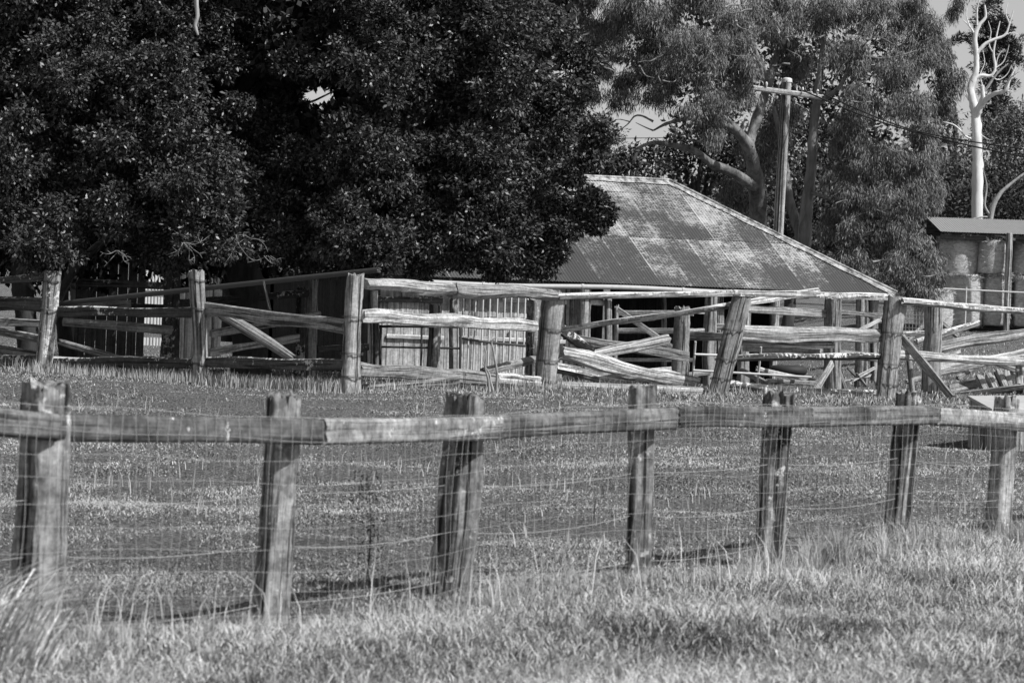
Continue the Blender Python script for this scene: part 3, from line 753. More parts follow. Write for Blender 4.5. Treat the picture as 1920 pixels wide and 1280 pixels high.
# horizontal ledges on the front wall, door frame and keyed door boards
def wall_strip(a, b, hpx, v, mat, name='ledge', th=.04):
    A, B = on_wall(*a, v), on_wall(*b, v); mb = MB(); h = hpx/84
    beam(mb, A, B, th, h, n=8, rough=.02, seed=rr.randint(0, 9999), m=12, seg=8); mb.build(name, mat, shed)
wall_strip((725, 630), (832, 634), 8, .47, 'ledge')
wall_strip((858, 633), (1060, 641), 8, .47, 'ledge')
wall_strip((942, 561), (1062, 566), 9, .47, 'ledge')
wall_strip((700, 560), (830, 563), 10, .47, 'dark')
wall_strip((1105, 566), (1140, 568), 11, .44, 'ledge')
def wall_post(px, y0, y1, wpx, v, mat='post', n=4, name='stud'):
    A, B = on_wall(px, y1, v), on_wall(px-2, y0, v); A.z = G(A.x, A.y)-.1; mb = MB()
    beam(mb, A, B, wpx/84, wpx/84, n=n, rough=.05, seed=rr.randint(0, 9999), face=SE); mb.build(name, mat, shed)
wall_post(1097, 536, 700, 22, .25); wall_post(1142, 560, 700, 12, .3); wall_post(1350, 545, 700, 16, .35)
wall_post(1560, 552, 700, 18, .35); wall_post(1640, 556, 700, 14, .35); wall_post(703, 545, 700, 12, .3); wall_post(1245, 545, 700, 12, 3.5); wall_post(1450, 545, 700, 12, 5)
for (x, y) in ((952, 632), (990, 600)):
    mb = MB(); q = on_wall(x, y, .50); box_(mb, q, SE*.03, SN*-.012, V((0, 0, .11))); box_(mb, q+V((0, 0, .03))-SE*.025, SE*.08, SN*-.01, V((0, 0, .02))); mb.build('door_latch', 'steel', shed)
# beam under the eave
mb = MB(); beam(mb, SW(.2, .32, EZ-.03), SW(SL-.3, .32, EZ-.03), .1, .12, n=7, rough=.03, seed=9); mb.build('wall_plate', 'dark', shed)

# small dark hut at the left, seen under the tree
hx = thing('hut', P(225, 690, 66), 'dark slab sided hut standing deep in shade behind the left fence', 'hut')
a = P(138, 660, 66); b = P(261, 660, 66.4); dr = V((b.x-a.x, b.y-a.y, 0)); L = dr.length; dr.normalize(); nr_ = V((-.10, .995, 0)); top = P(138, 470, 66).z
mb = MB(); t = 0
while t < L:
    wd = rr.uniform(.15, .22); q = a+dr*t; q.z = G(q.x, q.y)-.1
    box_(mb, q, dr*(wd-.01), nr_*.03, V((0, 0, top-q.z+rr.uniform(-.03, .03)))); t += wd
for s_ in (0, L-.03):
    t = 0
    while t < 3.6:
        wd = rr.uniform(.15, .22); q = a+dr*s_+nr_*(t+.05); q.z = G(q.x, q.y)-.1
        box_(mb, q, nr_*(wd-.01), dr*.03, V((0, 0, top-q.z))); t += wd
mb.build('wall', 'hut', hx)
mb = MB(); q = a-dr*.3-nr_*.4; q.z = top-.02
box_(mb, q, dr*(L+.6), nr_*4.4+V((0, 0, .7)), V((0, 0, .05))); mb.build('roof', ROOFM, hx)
df = thing('gap_shade_slabs', P(370, 690, 76), 'added dark slabs standing in for the shade between hut and shed', 'fence')  # invented dark slabs that keep this gap as black as shade
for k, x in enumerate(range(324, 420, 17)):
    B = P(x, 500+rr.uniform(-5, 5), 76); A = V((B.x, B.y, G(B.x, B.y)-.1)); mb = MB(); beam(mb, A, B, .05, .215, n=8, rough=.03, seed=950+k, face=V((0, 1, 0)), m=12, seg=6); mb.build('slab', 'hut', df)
# pale plank wall of a farther pen glimpsed between hut and posts
wp = thing('plank_screen', P(290, 690, 93), 'strip of bright whitewashed planks glimpsed between hut and inner post', 'fence')
for k, x in enumerate(np.arange(262, 322, 6.2)):
    B = P(x+rr.uniform(-.6, .6), 498+rr.uniform(0, 4), 93); A = V((B.x, B.y, G(B.x, B.y)-.1)); mb = MB(); beam(mb, A, B, .02, rr.uniform(.05, .085), n=8, rough=.03, seed=900+k, face=V((0, 1, 0)), m=10, seg=5); mb.build('plank', 'whitewash', wp)
for y in (535, 612):
    mb = MB(); beam(mb, P(256, y, 92.9), P(326, y+2, 92.9), .05, .09, n=7, rough=.03, seed=y, m=10); mb.build('rail', 'dark', wp)

# ================================================================== POLE, WIRES
pole = thing('power_pole', P(1455, 470, 88), 'leaning old timber power pole with a single crossarm behind the shed', 'power pole')
A = P(1453, 470, 88); A.z = G(A.x, A.y)-.3; B = P(1475, 152, 88)
mb = MB(); beam(mb, A, B, .285, .285, n=2.6, taper=.84, rough=.03, seed=51, face=V((0.8, -1, 0)), m=20, seg=16, flute=1.6); mb.build('shaft', 'pole', pole)
mb = MB(); beam(mb, P(1400, 163, 87.8), P(1541, 183, 87.6), .1, .13, n=6, rough=.05, seed=52); mb.build('crossarm', 'pale', pole)
mb = MB()
q = P(1476, 150, 88)
tube(mb, [q-V((0, 0, .06)), q+V((0, 0, .03)), q+V((0, 0, .06))], [.135, .125, .05], m=14, sub=3); mb.build('pole_cap', 'whitesteel', pole)
for (x, y) in ((1408, 155), (1437, 160), (1505, 170), (1533, 174)):
    mb = MB(); q = P(x, y, 87.7); tube(mb, [q-V((0, 0, .06)), q, q+V((0, 0, .05)), q+V((0, 0, .09))], [.012, .03, .035, .015], m=8, sub=2); mb.build('insulator', 'whitesteel', pole)
def wire(label, pts, r, grp='power lines'):
    mb = MB(); tube(mb, pts, r, m=6, sub=6); tag(mb.build('power_line', 'rubber', None), label, 'cable', grp)
wire('upper of the two dark cables sagging from the crossarm across the white dead tree', [P(1533, 172, 87.6), P(1680, 234, 84.6), P(1800, 262, 82.5), P(2050, 298, 79)], .017)
wire('lower of the two dark cables sagging from the crossarm across the white dead tree', [P(1505, 170, 87.6), P(1640, 225, 85), P(1780, 264, 83), P(1920, 294, 81), P(2100, 325, 79)], .02)
wire('thin far cable crossing the gap of sky above the shed ridge', [P(1000, 262, 150), P(1200, 259, 155), P(1480, 255, 160)], .02)

# ================================================================== HAY SHED AND BALES
hs = thing('hay_shed', P(1890, 610, 100), 'open hay shed with a pale low pitched corrugated roof at the right', 'shed')
h0 = P(1764, 434, 99.6); hb = P(1736, 407, 108)
hn = hb-h0; hn.z = 0; hn.normalize(); hu = V((hn.y, -hn.x, 0))
mb = MB(); rise = (hb.z-h0.z)/8.2
slope(mb, h0, hu, hn, 9.0, False, False, 8.2, rise)
def iron(name, base):
    m, n, l, b = newmat(name); tc = n.new('ShaderNodeTexCoord')
    mp = n.new('ShaderNodeMapping'); mp.inputs['Scale'].default_value = (6, .8, 1); l.new(tc.outputs['UV'], mp.inputs[0])
    k = noise(n, l, mp.outputs[0], 1, 6, .7); l.new(mixv(n, l, k, base*.7, base*1.25), b.inputs['Base Color'])
    b.inputs['Roughness'].default_value = .6; b.inputs['Specular IOR Level'].default_value = .3; return m
mb.build('roof', iron('hay_shed_iron', .34), hs)
mb = MB(); beam(mb, h0+V((0, 0, -.13))+hn*.15, h0+hu*9+V((0, 0, -.13))+hn*.15, .08, .16, n=8, rough=.02, seed=3); mb.build('fascia', 'dark', hs)
for (x, d, w_) in ((1893, 99.8, .17), (2060, 100.4, .22)):
    T = P(x, 437, d-.4)+hn*.0; B = V((T.x, T.y, G(T.x, T.y)-.2)); mb = MB(); beam(mb, B, T, w_, w_, n=2.6, rough=.05, seed=int(x), face=(1, -1, 0)); mb.build('post', 'post', hs)
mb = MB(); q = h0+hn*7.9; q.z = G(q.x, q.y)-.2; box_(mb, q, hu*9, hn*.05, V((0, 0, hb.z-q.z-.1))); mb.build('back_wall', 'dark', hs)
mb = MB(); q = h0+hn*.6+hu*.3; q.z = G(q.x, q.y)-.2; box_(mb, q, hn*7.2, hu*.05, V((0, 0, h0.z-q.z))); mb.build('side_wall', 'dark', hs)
haym = None
def hay_mat():
    m, n, l, b = newmat('hay'); tc = n.new('ShaderNodeTexCoord'); o, r_ = offs(n, l, tc.outputs['Object'], 20)
    mp = n.new('ShaderNodeMapping'); mp.inputs['Scale'].default_value = (4, 4, 11); l.new(o, mp.inputs[0])
    k0 = noise(n, l, mp.outputs[0], 1.6, 8, .85); kr = ramp(n, [(.33, 0), (.67, 1)]); l.new(k0, kr.inputs[0]); k = kr.outputs[0]; k2 = noise(n, l, o, 2.2, 4, .6)
    v = math_(n, l, 'MULTIPLY', mixv(n, l, k, .25, .85), mixv(n, l, k2, .8, 1.2)); l.new(v, b.inputs['Base Color'])
    b.inputs['Roughness'].default_value = 1; b.inputs['Specular IOR Level'].default_value = .1
    bp = n.new('ShaderNodeBump'); bp.inputs['Strength'].default_value = .5; bp.inputs['Distance'].default_value = .06; l.new(k, bp.inputs['Height']); l.new(bp.outputs[0], b.inputs['Normal'])
    return m
haym = hay_mat()
def bale(px, y0, y1, d, wpx, label, seed, tilt=0):
    t, b = P(px, y0, d), P(px, y1, d); h = t.z-b.z; r = wpx/S(d)/2; rs = np.random.RandomState(seed)
    m = 40; zs = [0, .02, .06, .2, .4, .6, .8, .94, .98, 1]; rf = [.9, .97, 1, 1.02, 1.03, 1.03, 1.02, 1, .97, .9]
    th = np.arange(m)*2*math.pi/m; ctr, ys, zs_, rad = [], [], [], []
    dent = 1+.02*np.sin(th*2+rs.rand()*6)+.012*np.sin(th*5+rs.rand()*6)
    for z, f in zip(zs, rf):
        ctr.append(np.array([b.x+tilt*z, b.y, b.z+h*z])); ys.append(np.array([1., 0, 0])); zs_.append(np.array([0, 1., 0]))
        e = dent*(1+.008*rs.randn(m)); rad.append((r*f*np.cos(th)*e, r*f*np.sin(th)*e))
    mb = MB(); rings(mb, ctr, ys, zs_, rad, m, True, 1, seed); o = mb.build('hay_bale', haym, None)
    # ragged straw poking out round the rims
    N = 1100; a = rs.uniform(0, 6.283, N); zt = b.z+h*np.where(rs.rand(N) > .35, rs.uniform(.9, 1.0, N), rs.uniform(0, 1, N))
    pos = np.stack([b.x+r*1.0*np.cos(a), b.y+r*1.0*np.sin(a), zt], 1)
    dr = np.stack([np.cos(a), np.sin(a), rs.uniform(-.6, 1.2, N)], 1)+.6*rs.randn(N, 3)
    leaf_mesh('straw', pos, dr, rs.randn(N, 3), rs.uniform(.05, .17, N), rs.uniform(.010, .02, N), rs.rand(N), STRAW, o)['kind'] = 'stuff'
    tag(o, label, 'hay bale', 'round hay bales stacked in the hay shed')
STRAW = leafmat('straw', .4, .9, .1, .5)
bale(1798, 448, 515, 100.4, 74, 'round hay bale on top at the left under the shed roof, lower half sunlit', 1)
bale(1862, 450, 513, 100.0, 60, 'round hay bale on top just left of the hay shed post', 2, .05)
bale(1931, 452, 516, 100.2, 66, 'round hay bale on top right of the hay shed post, cut by the frame edge', 3)
bale(1806, 514, 612, 100.1, 72, 'round hay bale at the bottom left of the stack with loose straw on top', 4)
bale(1868, 512, 610, 99.95, 50, 'round hay bale at the bottom just left of the hay shed post', 5)
bale(1931, 518, 612, 100.1, 66, 'round hay bale at the bottom right of the hay shed post', 6)
bale(1750, 541, 613, 98.4, 70, 'lone round hay bale standing in front of the stack under the drooping gum leaves', 7)
# pipe railing before the hay
pr = thing('pipe_railing', P(1812, 620, 95), 'thin pipe railing with a single upright in front of the hay bales', 'railing')
for (a, b) in (((1770, 541), (1990, 552)), ((1812, 538), (1809, 618))):
    mb = MB(); tube(mb, [P(*a, 95), P(*b, 95)], .022, m=8, sub=1); mb.build('pipe', 'whitesteel', pr)

# ================================================================== STAKES, BLOCK, DRUM, SMALL THINGS
for k, (x0, y0, x1, y1, w_, lb) in enumerate(((1836, 708, 1850, 735, 13, 'leftmost short split stake leaning in the row at the right edge'), (1853, 704, 1868, 731, 14, 'second short split stake leaning in the row at the right edge'),
        (1871, 697, 1888, 732, 15, 'tall middle stake leaning in the row at the right edge'), (1886, 697, 1893, 728, 11, 'narrow broken stake in the row at the right edge'), (1910, 692, 1912, 728, 26, 'broad upright slab closing the row of stakes at the right edge'))):
    lone('rough_stake', lb, 'stake', (x0, y0), 61.6+.1*k, (x1, y1+3), 61.2+.1*k, w_, 'post', th=.12, seed=600+k, n=5, rough=.06, group='row of rough stakes')
blk = thing('timber_block', P(1870, 795, 40), 'squared timber block with a bright sunlit top beyond the front fence', 'timber block')
ft = [P(1862, 766, 39.8), P(2010, 772, 41.6), P(2000, 741, 43.2), P(1818, 742, 41.2)]
def prism(mb, top, lift, bottom):
    up = [V((p.x, p.y, p.z+lift)) for p in top]; lo = [V((p.x, p.y, (G(p.x, p.y)-.05) if bottom is None else p.z+bottom)) for p in top]
    vs = [np.array(q) for q in lo+up]; F = [(4, 5, 6, 7), (3, 2, 1, 0)]+[(k, (k+1) % 4, 4+(k+1) % 4, 4+k) for k in range(4)]
    U = [tuple((vs[q][2] if len(set(f) & {0, 1, 2, 3}) == 2 else vs[q][0], vs[q][0]+vs[q][1]) for q in f) for f in F]
    mb.add(vs, F, U, False)
mb = MB(); prism(mb, ft, -.035, None); mb.build('body', 'post', blk)
cen = sum(ft, V((0, 0, 0)))/4
mb = MB(); prism(mb, [cen+(p-cen)*1.03 for p in ft], 0, -.034); mb.build('top_slab', 'stone', blk)
dr_ = thing('rubber_tyre', P(1478, 690, 66), 'old dark tyre lying among debris under the middle rail', 'tyre')
mb = MB(); q = P(1478, 694, 64)
cc = [q+V((.27*math.cos(a), .27*math.sin(a), 0)) for a in np.linspace(0, 6.2832, 25)]
tube(mb, cc, .09, m=12, sub=1, cap=False); mb.build('tread', 'rubber', dr_)
mb = MB(); tube(mb, [V((p.x, p.y, p.z+.065)) for p in [q+V((.20*math.cos(a), .20*math.sin(a), 0)) for a in np.linspace(0, 6.2832, 25)]], .03, m=8, sub=1, cap=False); mb.build('bead', 'rubber', dr_)
lone('hanging_chain', 'rusty chain hanging from the pipe over the sloping rail', 'chain', (494, 528), 51, (507, 584), 50.9, 4, 'steel', th=.035, seed=5, n=2, rough=.3)
for k, (a, b, h, lb) in enumerate((((1700, 716), (1800, 690), 9, 'low broken rail lying between the right corner post and the netting post'), ((1795, 708), (1850, 672), 8, 'thin pole propped behind the row of rough stakes'), ((1830, 668), (1925, 700), 9, 'rail fallen across behind the row of stakes'), ((1090, 706), (1290, 690), 8, 'slim rail low behind the big split log'), ((1180, 716), (1330, 700), 9, 'rail end poking out behind the leaning post'), ((1420, 690), (1560, 722), 8, 'slim rail fallen behind the dark middle rail'), ((1575, 640), (1650, 600), 7, 'thin lath leaning up to the right corner post'))):
    lone('fallen_rail', lb, 'rail', a, 62.3, b, 63, h, ('grey', 'pale')[k % 2], th=.07, seed=800+k, n=3.5, rough=.14)
db = [((1590, 690), (1612, 712), 6), ((1598, 712), (1640, 690), 5), ((1575, 715), (1630, 705), 6), ((1440, 712), (1530, 718), 7), ((1605, 700), (1622, 722), 5), ((1770, 668), (1800, 660), 9)]
dl = ['splintered stick leaning in the debris left of the right corner post', 'long dry stick across the debris left of the right corner post', 'flat broken lath lying in the debris heap', 'weathered plank on the ground behind the fallen pipe gate', 'short upright splinter in the debris heap', 'white offcut on the ground behind the netting post']
for k, ((a, b, h), lb) in enumerate(zip(db, dl)):
    lone('broken_stick', lb, 'stick', a, 61.5, b, 62, h, 'pale' if k % 2 else 'grey', th=.05, seed=700+k, n=4, rough=.15, group='broken timber debris')

# ================================================================== TREES
rs = np.random.RandomState(21)
def hide_hole(p, holes):
    x, y = px_of(p); keep = np.ones(len(p), bool)
    for (cx, cy, rx, ry, d0) in holes:
        keep &= ~((((x-cx)/rx)**2+((y-cy)/ry)**2 < 1+.5*(rs.rand(len(p))-.5)) & (p[:, 1] > d0))
    return keep
BARK_D = barkmat('dark_bark', .07); BARK_G = barkmat('gum_bark', .27, .6, (7, 7, 1.0), .7, .8); BARK_W = barkmat('bleached_trunk', .74, .18, (6, 6, .8), .18, .25); BARK_T = barkmat('pale_twig_bark', .4); BARK_Y = barkmat('dry_twig_bark', .2)
LEAF_D = leafmat('dark_glossy_leaf', .055, .42, .4, .8); LEAF_G = leafmat('gum_leaf', .16, .5, .3, .7)
LEAF_B = leafmat('bush_leaf', .036, .6, .3, .6); LEAF_H = leafmat('haze_paled_leaf', .10, .6, .3, .5); LEAF_P = leafmat('pine_leaf', .03, .6, .3, .6)  # LEAF_H is lightened to put distance haze into the leaf colour

def split_lobes(lobes, n, f, low=-.5):
    out = []
    for c, rad in lobes:
        u = unit(rs.randn(n, 3)); u[:, 2] = np.maximum(u[:, 2], low)
        for q in u: out.append((V(np.array(c)+q*rad*rs.uniform(.45, .72)), rad*f*rs.uniform(.7, 1.2)))
    return out
# --- the big dark broadleaf tree(s) on the left
big = thing('broadleaf_tree', P(470, 690, 59), 'huge dense dark leaved tree overhanging the stockyard and shed', 'tree')
lobes = []
def row(y, xs, d, r, jx=25, jy=20, jd=.7, jr=.12):
    for x in xs:
        lobes.append((P(x+rs.uniform(-jx, jx), y+rs.uniform(-jy, jy), d+rs.uniform(-jd, jd)), r*(1+rs.uniform(-jr, jr))))
row(432, (-120, -20, 90, 200, 300, 395), 54.5, .72); row(436, (600, 700, 800, 900), 54, .76, jy=8); row(460, (560, 640, 760, 860, 940), 55.5, .6, jy=6); row(478, (590, 680, 770, 850, 920), 56.5, .42, jy=6); row(436, (950,), 54.3, .58, jx=6)
lobes += [(P(x, y, 54.2), q) for x, y, q in ((1118, 384, .13), (1132, 402, .09), (1062, 436, .17), (1035, 470, .16), (1015, 500, .15), (985, 500, .18), (1108, 372, .12), (1118, 422, .1), (1070, 330, .16), (1110, 290, .18), (1122, 250, .2), (930, 500, .2), (790, 505, .16), (700, 490, .2))]
lobes += [(P(1022, 402, 54.6), .40), (P(1005, 452, 54.6), .38), (P(935, 480, 54.2), .34), (P(1085, 398, 54.8), .18), (P(470, 440, 57), .7), (P(540, 430, 57.5), .8), (P(985, 350, 55), .5)]
row(310, (-130, -10, 110, 220, 330), 55, 1.02); row(300, (650, 760, 870, 960), 54.5, 1.0); lobes += [(P(1012, 280, 55.5), .66), (P(1062, 215, 56), .58), (P(420, 330, 56.5), .7), (P(520, 400, 55.6), .55), (P(500, 230, 57), .5), (P(430, 120, 57), .5), (P(560, 320, 56), .5), (P(470, 290, 57), .4), (P(480, 40, 57.5), .6), (P(455, 350, 55.2), .42), (P(505, 450, 54.8), .4), (P(545, 300, 55.6), .36), (P(430, 210, 56), .36), (P(560, 110, 56.2), .4), (P(510, 340, 59.5), .9)]
row(170, (-130, -10, 110, 220, 320), 55.5, 1.05); row(165, (730, 840, 940), 55, 1.05); lobes += [(P(1040, 180, 56), .72), (P(1085, 130, 56.4), .45), (P(440, 170, 60.5), .9), (P(540, 270, 60), .6), (P(650, 90, 57), .7), (P(540, 75, 60), .8)]
row(35, (-130, -10, 110, 220, 320), 56, 1.08); row(30, (660, 760, 870, 960), 55.8, 1.05); lobes += [(P(1030, 40, 56.5), .55), (P(430, 30, 60), .9), (P(540, 10, 59), .9)]
front = list(lobes)
pp, oo, tt = crown_points(rs, split_lobes(front, 11, .40), .19, 62, shell=(.45, 1.05))
hole = [(598, 182, 40, 24, 0), (1190, 243, 62, 36, 0)]
k = hide_hole(pp, hole[:1]); pp, oo, tt = pp[k], oo[k], tt[k]
# nothing of this crown passes behind the line of the shed wall
N = len(pp); dr = oo*.7+rs.randn(N, 3)*.7+np.array([0, 0, -.25]); nr = rs.randn(N, 3)+np.array([.25, -.35, .8])
leaf_mesh('crown', pp, dr, nr, rs.uniform(.055, .10, N), rs.uniform(.028, .048, N), np.clip(.45+tt+.35*rs.randn(N), 0, 1), LEAF_D, big)
# deeper and upper crown, larger leaves, with hidden lobes added for their shade
lobes = []
row(-90, range(-100, 1050, 160), 57, 1.2); row(-240, range(-60, 980, 190), 58, 1.5); row(-420, range(100, 850, 220), 59, 1.6)
for X in (-120, 20, 160, 300): 
    for y in (60, 220, 380): lobes.append((P(X, y, 59.5+rs.uniform(-1, 1)), 1.35))
for X in (640, 760, 880, 960):
    for y in (60, 210, 350): lobes.append((P(X+rs.uniform(-20, 20), y, 58+rs.uniform(-.6, .6)), 1.15))
for X in (-100, 60, 220, 380, 500):
    for y in (-60, 120, 300, 420): lobes.append((P(X, y, 63.5+rs.uniform(-1, 1)), 1.4))
for X in (640, 800, 930):
    for y in (-60, 100, 260, 380): lobes.append((P(X, y, 62+rs.uniform(-1, 1)), 1.2))
for X, z, d in [(X, z, d) for z, d in ((3.9, 70.6), (5.2, 70.2), (6.6, 69.3)) for X in np.arange(-8.2, -2.0, 1.15)]: lobes.append((V((X+rs.uniform(-.2, .2), d, z+rs.uniform(-.2, .2))), .95))  # hidden lobes added over the eave to shade the shed's left boards
for X, z, d in ((-2., 5., 72.3), (-1., 5.2, 72.3), (-1.8, 6.2, 72), (-.7, 6.3, 72), (-3, 5.6, 72.2), (-3.5, 6.8, 71.5)): lobes.append((V((X, d, z)), .85))  # hidden lobes added to shade the lower left of the shed roof
for X, z, d in [(X, z, d) for z, d in ((3.6, 66.5), (5.2, 66.5)) for X in np.arange(-10.5, -3.5, 1.5)]: lobes.append((V((X, d, z+rs.uniform(-.2, .2))), 1.2))  # back lobes added to keep the hut in shade
p2, o2, t2 = crown_points(rs, lobes, .4, 75, shell=(.4, 1.0))
k = hide_hole(p2, hole[:1]); p2, o2, t2 = p2[k], o2[k], t2[k]
N = len(p2); dr = o2*.7+rs.randn(N, 3)*.7; nr = rs.randn(N, 3)+np.array([.2, -.2, .8])
leaf_mesh('inner_crown', p2, dr, nr, rs.uniform(.14, .22, N), rs.uniform(.08, .12, N), np.clip(.4+t2+.3*rs.randn(N), 0, 1), LEAF_D, big)
mb = MB()
LIMB_K = 1.
def limb(pts, r0, r1, m=12, wob=.1, seed=0):
    rr_ = np.linspace(r0, r1, len(pts))*LIMB_K; tube(mb, [P(*q) for q in pts], list(rr_), m=m, sub=5, seed=seed, wob=wob)
limb([(470, 720, 59), (468, 600, 59), (455, 480, 59), (450, 330, 59.5), (430, 190, 59.5), (400, 110, 59), (370, 60, 58.2), (367, -20, 58), (380, -150, 58)], .34, .06)
limb([(455, 480, 59), (520, 380, 58.5), (590, 270, 58), (680, 170, 57)], .22, .05)
limb([(450, 340, 59.5), (360, 280, 58), (250, 240, 57), (130, 200, 57)], .17, .04)
limb([(455, 420, 59), (600, 380, 58), (760, 330, 57), (900, 310, 56.5), (1010, 330, 56)], .2, .03)
limb([(430, 190, 59.5), (520, 80, 59), (600, -40, 58)], .12, .04)
limb([(440, 240, 59.5), (500, 150, 59), (560, 195, 59.5), (640, 165, 60)], .05, .012)
limb([(380, 80, 58.6), (330, 20, 58), (300, -60, 57.5)], .07, .03)
limb([(60, 690, 58.5), (48, 600, 58.5), (40, 500, 58.5), (50, 380, 58.5), (30, 200, 58.5)], .22, .1)
limb([(130, 690, 60), (115, 560, 60), (125, 480, 60), (170, 400, 59.5), (240, 300, 59)], .15, .06)
limb([(80, 640, 58), (130, 520, 57.5), (200, 450, 57), (290, 440, 56.5)], .1, .03)
mb.build('trunk', BARK_D, big)
# bare twigs hanging below the crown
def twigs(x, y, d, n, spread, seed, down=1):
    r_ = random.Random(seed)
    for _ in range(n):
        q = [(x+r_.uniform(-8, 8), y, d)]; ang = r_.uniform(-1.2, 1.2)
        for s_ in range(4):
            ang += r_.uniform(-.6, .6); st = r_.uniform(.4, 1)*spread/4
            q.append((q[-1][0]+math.sin(ang)*st, q[-1][1]+math.cos(ang)*st*down, d+r_.uniform(-.1, .1)))
        mb = MB(); tube(mb, [P(*k) for k in q], list(np.linspace(.009, .003, 5)), m=5, sub=2, seed=seed)
        for s_ in range(3):
            a_ = q[r_.randint(1, 3)]; an = ang+r_.uniform(-1.6, 1.6); tube(mb, [P(*a_), P(a_[0]+math.sin(an)*spread*.2, a_[1]+math.cos(an)*spread*.18, d)], [.007, .003], m=4, sub=1)
        mb.build('twig', BARK_Y, big)
mb = MB(); tube(mb, [P(x, y, 54.6) for x, y in [(366, -40), (368, 5), (370, 30), (366, 48), (371, 66)]], [.045, .04, .035, .03, .02], m=8, sub=4, wob=.1); mb.build('branch', BARK_T, big)
twigs(225, 470, 53.5, 5, 45, 1); twigs(345, 455, 53, 7, 60, 2); twigs(450, 440, 53.5, 5, 70, 3); twigs(140, 470, 54, 5, 40, 4); twigs(500, 480, 54, 4, 50, 5)

# --- tree behind the left, closing the view under and behind the big crown
sec = thing('background_tree', P(150, 600, 76), 'dark bushy tree hidden behind the big tree at the left edge', 'tree')
lobes = []
for x in range(-250, 720, 130):
    for y in (-40, 90, 230, 350):
        if abs(x-600) < 110 and abs(y-180) < 110: continue
        lobes.append((P(x+rs.uniform(-30, 30), y+rs.uniform(-20, 20), 80+rs.uniform(-2, 2)), 1.3))
p2, o2, t2 = crown_points(rs, lobes, .5, 30, shell=(.4, 1.0)); k = hide_hole(p2, hole[:1]); p2, o2, t2 = p2[k], o2[k], t2[k]
N = len(p2); leaf_mesh('crown', p2, o2+rs.randn(N, 3), rs.randn(N, 3)+np.array([.2, -.2, .8]), rs.uniform(.18, .3, N), rs.uniform(.1, .15, N), np.clip(.4+t2+.3*rs.randn(N), 0, 1), LEAF_B, sec)
mb = MB(); limb([(160, 640, 80), (150, 500, 80), (170, 350, 80), (150, 150, 80)], .3, .1); limb([(420, 640, 80), (430, 450, 80), (410, 250, 80)], .25, .1); mb.build('trunk', BARK_D, sec)

# --- gum trees with drooping leaves
def gum(root, spec, dens=1., leafmat_=LEAF_G, hl=(.09, .17), holes=(), per=125, sub=.25, wd=(.013, .025)):
    p, o, t = crown_points(rs, split_lobes(spec, 8, .42), sub, per, shell=(.3, 1.0), flat=.85, dens=dens)
    p[:, 2] -= rs.uniform(0, .3, len(p))*rs.rand(len(p))
    k = hide_hole(p, holes); p, o, t = p[k], o[k], t[k]
    N = len(p); d = o*.25+rs.randn(N, 3)*.33+np.array([0, 0, -1.]); n = rs.randn(N, 3)+np.array([.5, -.5, .2])
    return leaf_mesh('crown', p, d, n, rs.uniform(*hl, N), rs.uniform(*wd, N), np.clip(.5+t*1.2+.3*rs.randn(N), 0, 1), leafmat_, root, fat=.4)
LIMB_K = .74
gumA = thing('gum_tree', P(1420, 470, 90), 'dark limbed gum tree with drooping leaves left of the power pole', 'tree', 'gum trees')
LA = [(1085, -20, 90, .7), (1105, 65, 90.5, .6), (1065, 80, 91, .6), (1075, 20, 90, .8), (1150, 20, 89, .95), (1240, 10, 88, 1.), (1330, 10, 88, 1.), (1410, 30, 89, .9), (1120, 110, 89, .8), (1210, 95, 88, .95), (1300, 105, 87, 1.), (1385, 100, 87.5, .85),
      (1165, 175, 88.5, .62), (1250, 170, 87.5, .7), (1320, 185, 87, .8), (1380, 165, 87.5, .6), (1340, 240, 87.5, .55), (1100, 165, 90, .5), (1190, 130, 89, .8),
      (1240, -80, 89, 1.3), (1100, -90, 90, 1.2), (1380, -80, 90, 1.3), (1300, -200, 90, 1.4), (1420, 290, 92, .6), (1385, 360, 92, .7), (1440, 240, 92, .7)]
gum(gumA, [(P(x, y, d), r) for x, y, d, r in LA], holes=[hole[1]])
LB = [(1460, 25, 91, .9), (1540, 20, 90, .95), (1625, 25, 90, .9), (1690, 55, 90, .75), (1490, 110, 91, .8), (1590, 100, 89.5, .9), (1670, 120, 89, .85), (1735, 115, 89.5, .6), (1765, 190, 90, .45), (1740, 45, 90, .5), (1768, 95, 90, .5), (1780, 145, 90, .45), (1715, 10, 90, .5),
      (1470, 210, 92, .6), (1610, 190, 89, .8), (1690, 200, 88.5, .9), (1745, 250, 89, .6), (1580, 260, 89, .7), (1650, 290, 88.5, .9), (1725, 310, 88.5, .75), (1570, 330, 89, .6), (1600, 370, 88.5, .7),
      (1680, 370, 88, .85), (1740, 365, 88.5, .55), (1560, 420, 89, .55), (1620, 440, 88, .75), (1695, 440, 87.8, .8), (1740, 470, 88, .45), (1650, 500, 87.6, .7), (1705, 505, 87.5, .62), (1722, 545, 87.3, .45), (1600, 490, 88.2, .6), (1740, 500, 87.6, .4),
      (1550, -90, 91, 1.3), (1660, -80, 91, 1.1), (1480, -100, 92, 1.2)]
gumB = thing('gum_tree', P(1505, 480, 90), 'tall pale trunked gum tree draped with leaves right of the power pole', 'tree', 'gum trees')
gum(gumB, [(P(x, y, d), r) for x, y, d, r in LB])
mb = MB()
limb([(1425, 540, 91), (1422, 440, 91), (1418, 340, 90.5), (1402, 275, 90), (1375, 240, 89.5), (1345, 212, 89)], .36, .13)
limb([(1418, 350, 90.5), (1370, 322, 89.5), (1335, 308, 89), (1305, 285, 88.5), (1260, 272, 88), (1222, 268, 87.5), (1190, 280, 87.5)], .2, .04)
limb([(1375, 240, 89.5), (1330, 222, 88.5), (1290, 222, 88), (1250, 232, 87.5), (1225, 245, 87.5)], .13, .03)
